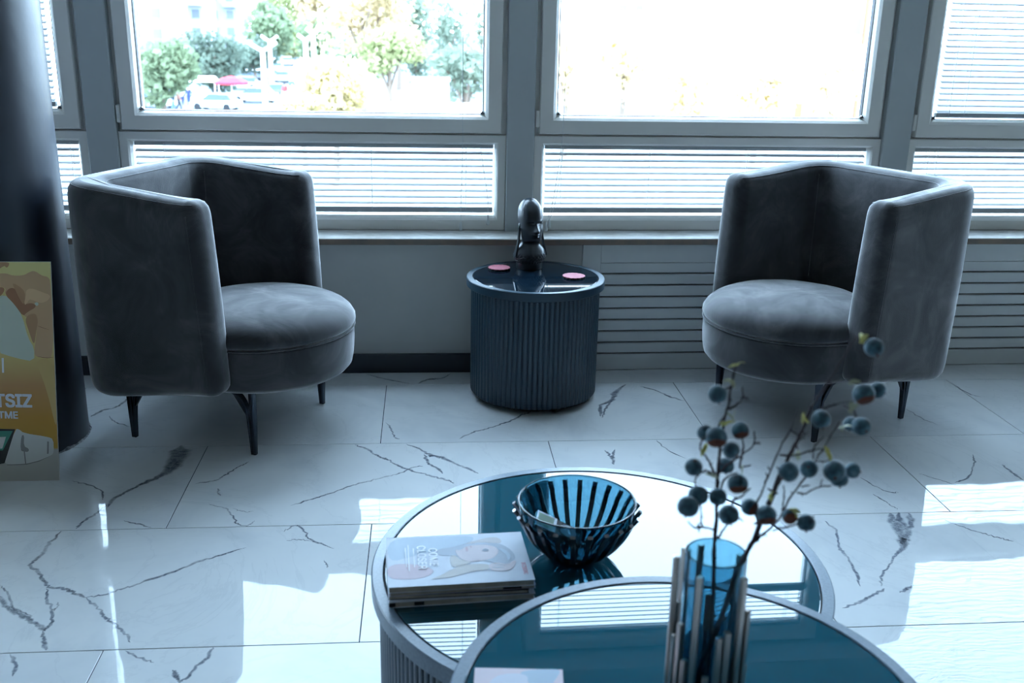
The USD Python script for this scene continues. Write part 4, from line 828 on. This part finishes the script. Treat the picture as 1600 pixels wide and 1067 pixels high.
for k, (nm, mt, q, sm) in enumerate((
    ('printed_glow', 'q_grey', Q1([(-40, 400), (35, 352), (130, 430), (210, 560), (260, 760), (318, 850), (318, 978), (150, 946), (-40, 885)]), 1),
    ('printed_sleeve', 'q_pale', Q1([(320, 960), (510, 940), (540, 1200), (560, 1560), (510, 1560), (450, 1300), (380, 1090)]), 2),
    ('printed_hand', 'q_skin', Q1([(-40, 165), (60, 158), (110, 182), (215, 182), (270, 150), (320, 133), (392, 185), (442, 190), (474, 235), (482, 350), (492, 480), (503, 700), (512, 938), (420, 945), (318, 930), (322, 850), (345, 650), (330, 590), (225, 565), (130, 436), (40, 345), (60, 295), (-40, 275)]), 2),
    ('printed_palm', 'q_skin_dark', Q1([(38, 350), (100, 285), (170, 320), (222, 380), (228, 450), (300, 430), (345, 470), (250, 520), (215, 562), (130, 440)]), 2),
    ('printed_finger', 'q_skin_mid', Q1([(105, 240), (200, 290), (240, 350), (225, 455), (195, 420), (150, 330)]), 2),
    ('printed_wrist', 'q_skin_mid', Q1([(225, 565), (330, 520), (355, 600), (335, 700), (318, 840), (270, 700)]), 2),
    ('printed_thumb', 'q_skin_light', Q1([(245, 310), (300, 298), (400, 338), (472, 362), (450, 410), (380, 440), (300, 405), (270, 400), (240, 455), (224, 440), (240, 370)]), 2),
    ('printed_gap', 'q_grey', Q1([(315, 438), (345, 424), (362, 446), (342, 466)]), 2), ('printed_crease', 'q_skin_dark', Q1([(340, 640), (380, 655), (480, 690), (380, 662)]), 1), ('printed_crease', 'q_skin_dark', Q1([(325, 925), (420, 948), (510, 938), (420, 940)]), 1),
    ('printed_chin', 'q_skin_mid', Q1([(-40, 45), (88, 45), (84, 90), (62, 110), (40, 85), (-40, 150)]), 1), ('printed_lips', 'q_skin_dark', Q1([(-40, 285), (50, 290), (30, 350), (-40, 400)]), 2),
    ('printed_table', 'q_table', Q2([(-20, 806), (492, 806), (500, 1015), (-20, 1015)]), 0),
    ('printed_machine', 'q_machine', Q2([(40, 860), (70, 770), (130, 588), (160, 588), (200, 622), (400, 652), (447, 672), (452, 780), (430, 808), (330, 850), (220, 877), (60, 884)]), 1),
    ('printed_shadow', 'q_cable', Q2([(60, 884), (220, 877), (330, 850), (432, 806), (330, 858), (220, 886), (60, 890)]), 0),
    ('printed_screen_frame', 'q_black', Q2([(-20, 586), (128, 588), (40, 872), (-20, 884)]), 0), ('printed_screen', 'q_teal', Q2([(-20, 603), (108, 604), (26, 765), (-20, 768)]), 0), ('printed_window', 'q_machine', Q2([(-20, 655), (52, 652), (22, 750), (-20, 752)]), 0),
    ('printed_cable', 'q_cable', Q2([(180, 640), (205, 638), (200, 730), (244, 752), (240, 778), (196, 776), (172, 762)]), 1), ('printed_cable', 'q_cable', Q2([(210, 775), (222, 880), (212, 880), (200, 776)]), 0), ('printed_vent', 'q_cable', Q2([(396, 690), (410, 692), (408, 792), (394, 794)]), 0), ('printed_stroke', 'q_text', Q2([(16, -5), (34, -5), (36, 118), (20, 118)]), 0))):
    q = Polygon(q).buffer(0).intersection(Polygon([(-BWd + .001, .001), (-.001, .001), (rx - .001, PH - .001), (-BWd + rx + .001, PH - .001)]))
    q = q if q.geom_type == 'Polygon' else max(q.geoms, key=lambda g: g.area)
    decal(fc, nm, np.array(q.exterior.coords)[:-1], k + 1, mt, TP2, smooth=sm)
text_on(fc, 'lettering', 'TSIZ', (-6.5, 634.8), (50.3, 635.6), 0.040, pp0, un, up_v, 'q_text', 24, TP2, heavy=0.0013)
text_on(fc, 'lettering', 'TME', (-1.5, 653), (28.6, 653.4), 0.022, pp0, un, up_v, 'q_text', 24, TP2, heavy=0.0006)

# ------------------------------------------------------------------ the street outside, some eight metres below
GZ = -6.56
struct('street_ground', box(-400, 400, 0.8, 620, GZ - 0.2, GZ), 'asphalt')
struct('pavement', box(-30, 60, 40, 62, GZ, GZ + 0.12), 'pavement')
orng = np.random.default_rng(99)
def crown(c, rx_, ry_, rz_, n, size, blobs=16):
    cs = orng.normal(0, 1, (blobs, 3)); cs /= np.linalg.norm(cs, axis=1)[:, None]; cs *= orng.uniform(0.35, 0.75, (blobs, 1))
    k = orng.integers(0, blobs, n); d = orng.normal(0, 1, (n, 3)); d /= np.linalg.norm(d, axis=1)[:, None]
    p = (cs[k] + d * orng.uniform(0.25, 0.5, (n, 1))) * [rx_, ry_, rz_] + c
    a = orng.normal(0, 1, (n, 3)); a /= np.linalg.norm(a, axis=1)[:, None]; b = np.cross(a, orng.normal(0, 1, (n, 3))); b /= np.linalg.norm(b, axis=1)[:, None]
    s = size * orng.uniform(0.6, 1.3, (n, 1)); a, b = a * s, b * s * 0.7
    v = np.stack([p - a, p + b, p + a, p - b], 1).reshape(-1, 3); i = np.arange(n) * 4
    return trimesh.Trimesh(v, np.vstack([np.c_[i, i + 1, i + 2], np.c_[i, i + 2, i + 3]]), process=False)
def tree(px, py, Y, rpx, label, leaf, n=1500, sx=1.0, sz=1.0, size=0.28, name='tree', group=None):
    c = ony(px, py, Y); R = rpx / FPX * (Y + 3.9)
    t = thing(name, label, 'tree', (c[0], c[1], GZ)); h = c[2] - GZ
    part(t, 'crown', crown(np.array([0, 0, h]), R * sx, R * sx, R * sz, n, size), leaf)
    tr = [tube(catmull([(0, 0, 0), (0.1, 0, h * 0.4), (0.05, 0.1, h * 0.75), (0, 0, h)], 4), np.linspace(0.05 * R + 0.1, 0.05, 13), 8)]
    for k in range(4):
        a = k * 1.7; tr.append(tube([(0.05, 0, h * 0.6), (0.3 * R * math.cos(a), 0.3 * R * math.sin(a), h - 0.2 * R), (0.6 * R * math.cos(a), 0.6 * R * math.sin(a), h + 0.1 * R)], [0.1, 0.07, 0.03], 6))
    part(t, 'trunk', cat(tr), 'bark', smooth=50)
    return t
tree(250, 112, 72, 54, 'broad green street tree at the lower left of the street view', 'leaf_green', 2600)
tree(330, 92, 99, 48, 'dark green street tree behind the red parasol', 'leaf_deep', 2200)
tree(396, 88, 122, 34, 'small dark green tree left of the forked street lamp', 'leaf_deep', 1200)
tree(418, 45, 140, 40, 'dull green tree behind the forked street lamp, far down the street', 'leaf_green', 1500, size=0.5)
tree(470, 62, 185, 34, 'olive tree far behind the twin white lamp posts', 'leaf_lime', 1000, size=0.5)
tree(505, 70, 130, 44, 'green tree right behind the twin white lamp posts', 'leaf_green', 1400, size=0.4)
tree(520, 138, 46, 66, 'low yellowish autumn tree in front of the car park', 'leaf_autumn', 3200, sx=1.0, sz=0.8, size=0.16)
tree(565, 10, 70, 82, 'tall pale yellow autumn tree left of the pine', 'leaf_pink', 2600, size=0.24)
tree(606, 82, 62, 56, 'green and yellow tree with two bare trunks beside the white kiosk', 'leaf_lime', 2000, sz=0.75, size=0.2)
tree(648, 58, 76, 40, 'tall thin dark pine rising behind the white kiosk', 'needle', 700, sx=0.7, sz=1.9, size=0.3)
tree(726, 110, 52, 58, 'loose grey green conifer right of the white kiosk', 'needle', 900, sz=0.9, size=0.22)
tree(760, 40, 60, 40, 'sparse conifer half hidden by the window frame', 'needle', 360, sz=1.5, size=0.22)
tree(885, 105, 56, 40, 'pale yellow tree at the left edge of the right window', 'leaf_glow', 900, sz=1.6, size=0.2)
tree(975, 92, 80, 62, 'golden autumn tree left of middle in the right window', 'leaf_glow', 1600, size=0.3)
tree(1075, 125, 62, 66, 'very pale autumn tree in the middle of the right window', 'leaf_glow', 2200, size=0.22)
tree(1185, 128, 47, 60, 'pale pinkish tree right of middle in the right window', 'leaf_glow', 1900, size=0.2)
tree(1300, 120, 66, 66, 'whitish bushy tree near the right frame of the right window', 'leaf_glow', 1900, size=0.22)

tree(442, 14, 215, 46, 'hazy olive tree crowning the far end of the street', 'leaf_lime', 1500, size=0.55)
tree(545, 92, 110, 46, 'green tree filling the gap right of the twin lamp posts', 'leaf_green', 1500, size=0.36)
tree(505, 5, 160, 44, 'pale pink autumn tree high above the twin lamp posts', 'leaf_pink', 1800, size=0.5)
tree(622, 10, 120, 55, 'pale lime tree high behind the two bare trunks', 'leaf_lime', 1800, size=0.4)
tree(700, 60, 90, 46, 'faint grey green conifer behind the white kiosk roof', 'needle', 700, sz=1.4, size=0.3)
tree(470, 168, 40, 40, 'small yellow bush beneath the low autumn tree', 'leaf_autumn', 1200, sz=0.6, size=0.13)
def building(x0, x1, y0, y1, z1, mt, label, cols, rows, wmat='far_window', strip=None, balcony=True, floor0=3.6, fh=3.0):
    t = thing('apartment_building', label, 'building', ((x0 + x1) / 2, y0, GZ)); w = x1 - x0
    part(t, 'wall', box(-w / 2, w / 2, 0, y1 - y0, 0, z1 - GZ), mt)
    part(t, 'roof_edge', box(-w / 2 - 0.3, w / 2 + 0.3, -0.3, y1 - y0 + 0.3, z1 - GZ, z1 - GZ + 0.4), mt)
    if strip: part(t, 'coloured_strip', box(w * strip[0] - w / 2, w * strip[1] - w / 2, -0.35, 0, 0, z1 - GZ), strip[2], 'reddish vertical wall strip')
    for r in range(rows):
        zf = floor0 + r * fh
        if zf + fh > z1 - GZ: break
        for c in range(cols):
            xc = -w / 2 + w * (c + 0.5) / cols; ww = w / cols * 0.22
            f = part(t, 'window', box(xc - ww - 0.1, xc + ww + 0.1, -0.08, 0.02, zf + 0.8, zf + 2.4), 'facade_white'); part(f, 'pane', box(xc - ww, xc + ww, -0.11, -0.07, zf + 0.9, zf + 2.3), wmat)
        if balcony and r % 2 == 0: part(t, 'balcony', box(-w / 2 + w * 0.55, w / 2 - 0.3, -1.3, 0, zf - 0.1, zf + 0.9), mt)
    return t
a0, a1 = ony(196, 60, 160)[0], ony(264, 60, 160)[0]; building(a0, a1, 160, 174, 26, 'facade_cream', 'cream apartment block with a reddish strip at the left of the street view', 2, 9, strip=(0.86, 0.99, 'facade_pink'), balcony=False)
a0, a1 = ony(268, 60, 180)[0], ony(322, 60, 180)[0]; building(a0, a1, 180, 190, 28, 'facade_white', 'white apartment block next to the cream one', 2, 9)
a0, a1 = ony(325, 60, 196)[0], ony(374, 60, 196)[0]; building(a0, a1, 196, 208, 24, 'facade_grey', 'pale grey apartment block above the dark green trees', 2, 8)
a0, a1 = ony(960, 40, 220)[0], ony(1010, 40, 220)[0]; building(a0, a1, 220, 236, 24, 'facade_white', 'far white tower in the top of the right window', 2, 8, balcony=False)
a0, a1 = ony(1318, 60, 90)[0], ony(1420, 60, 90)[0]; building(a0, a1, 90, 104, 6, 'facade_white', 'white building with yellow panels at the right frame of the right window', 3, 4, strip=(0.28, 0.45, 'facade_orange'), balcony=False)
a0, a1 = ony(1235, 160, 74)[0], ony(1312, 160, 74)[0]; building(a0, a1, 74, 80, GZ + 3.4, 'facade_white', 'low white house with small windows near the bottom of the right window', 3, 1, floor0=0.2, balcony=False, wmat='facade_orange')

# white kiosk and boundary wall
k0, k1 = ony(643, 150, 44), ony(702, 150, 44); kt = ony(670, 127, 44)[2]
ki = thing('kiosk', 'plain white flat-roofed kiosk below the conifers', 'kiosk', ((k0[0] + k1[0]) / 2, 44, GZ)); kw = k1[0] - k0[0]
part(ki, 'wall', box(-kw / 2, kw / 2, 0, 2.2, 0, kt - GZ), 'facade_white'); part(ki, 'roof', box(-kw / 2 - 0.06, kw / 2 + 0.06, -0.06, 2.26, kt - GZ, kt - GZ + 0.08), 'facade_white')
w0, w1 = ony(600, 165, 41), ony(775, 165, 41); wt = ony(680, 161, 41)[2]
bw = thing('boundary_wall', 'long plain white wall in front of the kiosk', 'wall', ((w0[0] + w1[0]) / 2, 41, GZ)); ww = w1[0] - w0[0]
part(bw, 'wall_body', box(-ww / 2, ww / 2, 0, 0.3, 0, wt - GZ - 0.08), 'facade_white'); part(bw, 'coping', box(-ww / 2 - 0.03, ww / 2 + 0.03, -0.04, 0.34, wt - GZ - 0.08, wt - GZ), 'facade_white')

def lamp(px, ptop, Y, label, fork=1.0):
    c = ony(px, ptop, Y); h = c[2] - GZ
    t = thing('street_lamp', label, 'street lamp', (c[0], c[1], GZ))
    part(t, 'pole', tube([(0, 0, 0), (0, 0, h * 0.5), (0, 0, h)], [0.24, 0.22, 0.2], 12), 'lamp_white', smooth=40)
    for s in (-1, 1): part(t, 'lamp_head', strap([(0, 0, h - 0.2), (s * 0.7 * fork, 0, h + 0.15 * fork), (s * 1.35 * fork, 0, h + 0.6 * fork)], [0.4, 0.5, 0.42], 0.28, (0, 1, 0)), 'lamp_white', smooth=40)
    return t
lamp(410, 76, 88, 'white street lamp with two forked arms, nearest in the street view', 0.9)
lamp(421, 62, 120, 'white street lamp just behind the forked one', 0.7)
lamp(477, 60, 92, 'left of the twin white lamp posts beside the autumn tree', 0.5)
lamp(489, 50, 100, 'right of the twin white lamp posts beside the autumn tree', 0.5)

def hullof(pts): return trimesh.convex.convex_hull(np.array(pts))
def car(mt, label, px, py, head, L=4.4, H=1.45, name='car'):
    g = onz(px, py, GZ); t = thing(name, label, 'car', (g[0], g[1], GZ), head)
    W = 0.88
    low = hullof([(x, s * w, z_) for s in (-1, 1) for x, w, z_ in ((-L / 2, W * .86, .35), (-L / 2 + .15, W, .3), (L / 2 - .2, W, .3), (L / 2, W * .8, .4), (L / 2 - .08, W * .84, .72), (L / 2 - .9, W * .95, .88), (-L / 2 + .1, W * .93, .92), (-L / 2, W * .86, .7))])
    roof = hullof([(x, s * w, z_) for s in (-1, 1) for x, w, z_ in ((-L / 2 + .35, W * .9, .9), (-L / 2 + .8, W * .7, H - .04), (-.1, W * .72, H), (.35, W * .7, H - .05), (L / 2 - 1.15, W * .88, .88))])
    part(t, 'body', low, mt, smooth=25); part(t, 'cabin', roof, 'car_glass', 'dark glazed cabin', smooth=25)
    part(t, 'roof', hullof([(x, s * w, z_) for s in (-1, 1) for x, w, z_ in ((-L / 2 + .75, W * .72, H - .06), (-.1, W * .74, H + .02), (.38, W * .72, H - .04), (.2, W * .6, H + .03), (-L / 2 + 1.0, W * .6, H + .01))]), mt, smooth=25)
    for x in (-L / 2 + .8, L / 2 - .85):
        for s in (-1, 1): part(t, 'wheel', xform(trimesh.creation.cylinder(0.32, 0.2, sections=18), (x, s * (W - .1), .32), rx=PI / 2), 'tyre', smooth=40)
    return t
for args in (('car_white', 'big white car at the foot of the forked street lamp', 398, 160, 172), ('car_silver', 'silver car left of the big white car', 338, 172, 165), ('car_dark', 'dark car right of the forked lamp post', 432, 152, 100), ('car_white', 'white car behind the dark car', 442, 128, 95),
             ('car_silver', 'silver car under the red parasol', 378, 140, 175), ('car_dark', 'dark car left of the lamp post in the second row', 392, 128, 170), ('car_white', 'white car beyond the red parasol', 402, 117, 160), ('car_silver', 'silver car in the middle of the queue', 434, 112, 95),
             ('car_white', 'white car two thirds up the queue', 450, 102, 95), ('car_white', 'white car high up the queue on the left', 428, 98, 95), ('car_silver', 'silver car high up the queue on the right', 456, 92, 95), ('car_red', 'red car far up the queue', 440, 84, 95), ('car_white', 'last white car far up the street', 448, 78, 95), ('car_white', 'white car parked at the left edge of the street view', 238, 168, 170), ('car_silver', 'silver car low behind the autumn tree', 462, 146, 100)):
    car(*args)

aw = onz(364, 168, GZ); at_ = thing('parasol', 'red market parasol over the pavement below the dark green trees', 'parasol', (aw[0], aw[1], GZ))
part(at_, 'pole', tube([(0, 0, 0), (0, 0, 2.6)], 0.05, 8), 'lamp_white')
part(at_, 'canopy', loft([np.c_[r * 1.6 * np.cos(np.arange(8) * PI / 4), r * np.sin(np.arange(8) * PI / 4), np.full(8, z_)] for r, z_ in ((0.95, 2.05), (0.97, 2.25), (0.5, 2.62), (0.05, 2.8))]), 'awning_red')
aw = onz(322, 163, GZ); at_ = thing('market_stall', 'white covered market stall on the pavement left of the cars', 'stall', (aw[0], aw[1], GZ))
part(at_, 'canopy', loft([[(-1.2, -1, 2.1), (1.2, -1, 2.1), (1.2, 1, 2.1), (-1.2, 1, 2.1)], [(-1.0, -0.1, 2.6), (1.0, -0.1, 2.6), (1.0, 0.1, 2.6), (-1.0, 0.1, 2.6)]]), 'awning_white')
for sx in (-1.1, 1.1):
    for sy in (-0.9, 0.9): part(at_, 'post', box(sx - .04, sx + .04, sy - .04, sy + .04, 0, 2.12), 'lamp_white')
part(at_, 'counter', box(-1.1, 1.1, -0.9, -0.3, 0, 0.95), 'awning_white')

def balls(chain):
    out_ = m3.Manifold()
    for (p, r), (q, s) in chain:
        a = m3.Manifold.sphere(r, 10).translate(p); b = m3.Manifold.sphere(s, 10).translate(q)
        out_ = out_ + m3.Manifold.batch_hull([a, b])
    return out_
def person(px, py, rz, top, legs_, label):
    g = onz(px, py, GZ); t = thing('person', label, 'person', (g[0], g[1], GZ), rz)
    J = dict(pel=(0, 0, .92), ch=(0, 0, 1.3), nk=(0, 0, 1.5), hd=(.02, 0, 1.66), hL=(0, .1, .9), hR=(0, -.1, .9), kL=(.12, .1, .5), kR=(-.02, -.1, .48), fL=(.2, .1, .07), fR=(-.25, -.1, .1), sL=(0, .2, 1.42), sR=(0, -.2, 1.42), eL=(-.08, .27, 1.15), eR=(.08, -.27, 1.15), wL=(-.02, .27, .92), wR=(.22, -.26, .95))
    body = balls([((J['pel'], .13), (J['ch'], .15)), ((J['ch'], .15), (J['nk'], .06)), ((J['nk'], .055), (J['hd'], .1)), ((J['sL'], .06), (J['sR'], .06)), ((J['sL'], .055), (J['eL'], .045)), ((J['eL'], .042), (J['wL'], .035)), ((J['sR'], .055), (J['eR'], .045)), ((J['eR'], .042), (J['wR'], .035)),
                  ((J['hL'], .085), (J['kL'], .06)), ((J['kL'], .058), (J['fL'], .045)), ((J['hR'], .085), (J['kR'], .06)), ((J['kR'], .058), (J['fR'], .045)), ((J['fL'], .045), ((.32, .1, .04), .035)), ((J['fR'], .045), ((-.14, -.1, .045), .035)), ((J['wL'], .035), ((0, .27, .82), .03)), ((J['wR'], .035), ((.26, -.26, .86), .03))])
    part(t, 'body', body, 'skin_far', smooth=50)
    part(t, 'jacket', balls([((0, 0, .95), .15), ((0, 0, 1.3), .17)][0:0] + [(((0, 0, .9), .16), ((0, 0, 1.3), .17)), ((J['sL'], .075), (J['sR'], .075)), ((J['sL'], .07), (J['eL'], .06)), ((J['eL'], .057), (J['wL'], .05)), ((J['sR'], .07), (J['eR'], .06)), ((J['eR'], .057), (J['wR'], .05))]), top, smooth=50)
    part(t, 'trousers', balls([((J['hL'], .1), (J['kL'], .075)), ((J['kL'], .072), (J['fL'], .06)), ((J['hR'], .1), (J['kR'], .075)), ((J['kR'], .072), (J['fR'], .06))]), legs_, smooth=50)
    part(t, 'hair', balls([(((0, 0, 1.70), .095), ((-.02, 0, 1.66), .1))]), 'cloth_black', smooth=50)
for args in ((255, 160, 20, 'cloth_navy', 'cloth_black', 'person in navy jacket standing left of the broad green tree trunk'), (272, 172, 200, 'cloth_black', 'cloth_blue', 'person in black jacket under the broad green tree'), (286, 164, 80, 'cloth_white', 'cloth_navy', 'person in white top right of the broad green tree trunk'), (296, 166, 250, 'cloth_navy', 'cloth_navy', 'person all in navy between the tree and the white stall'),
             (280, 172, 10, 'cloth_brown', 'cloth_black', 'person in brown jacket beside the white stall'), (338, 162, 120, 'cloth_black', 'cloth_black', 'person all in black just left of the red parasol'), (446, 158, 60, 'cloth_red', 'cloth_blue', 'person in red jacket beside the dark car')):
    person(*args)
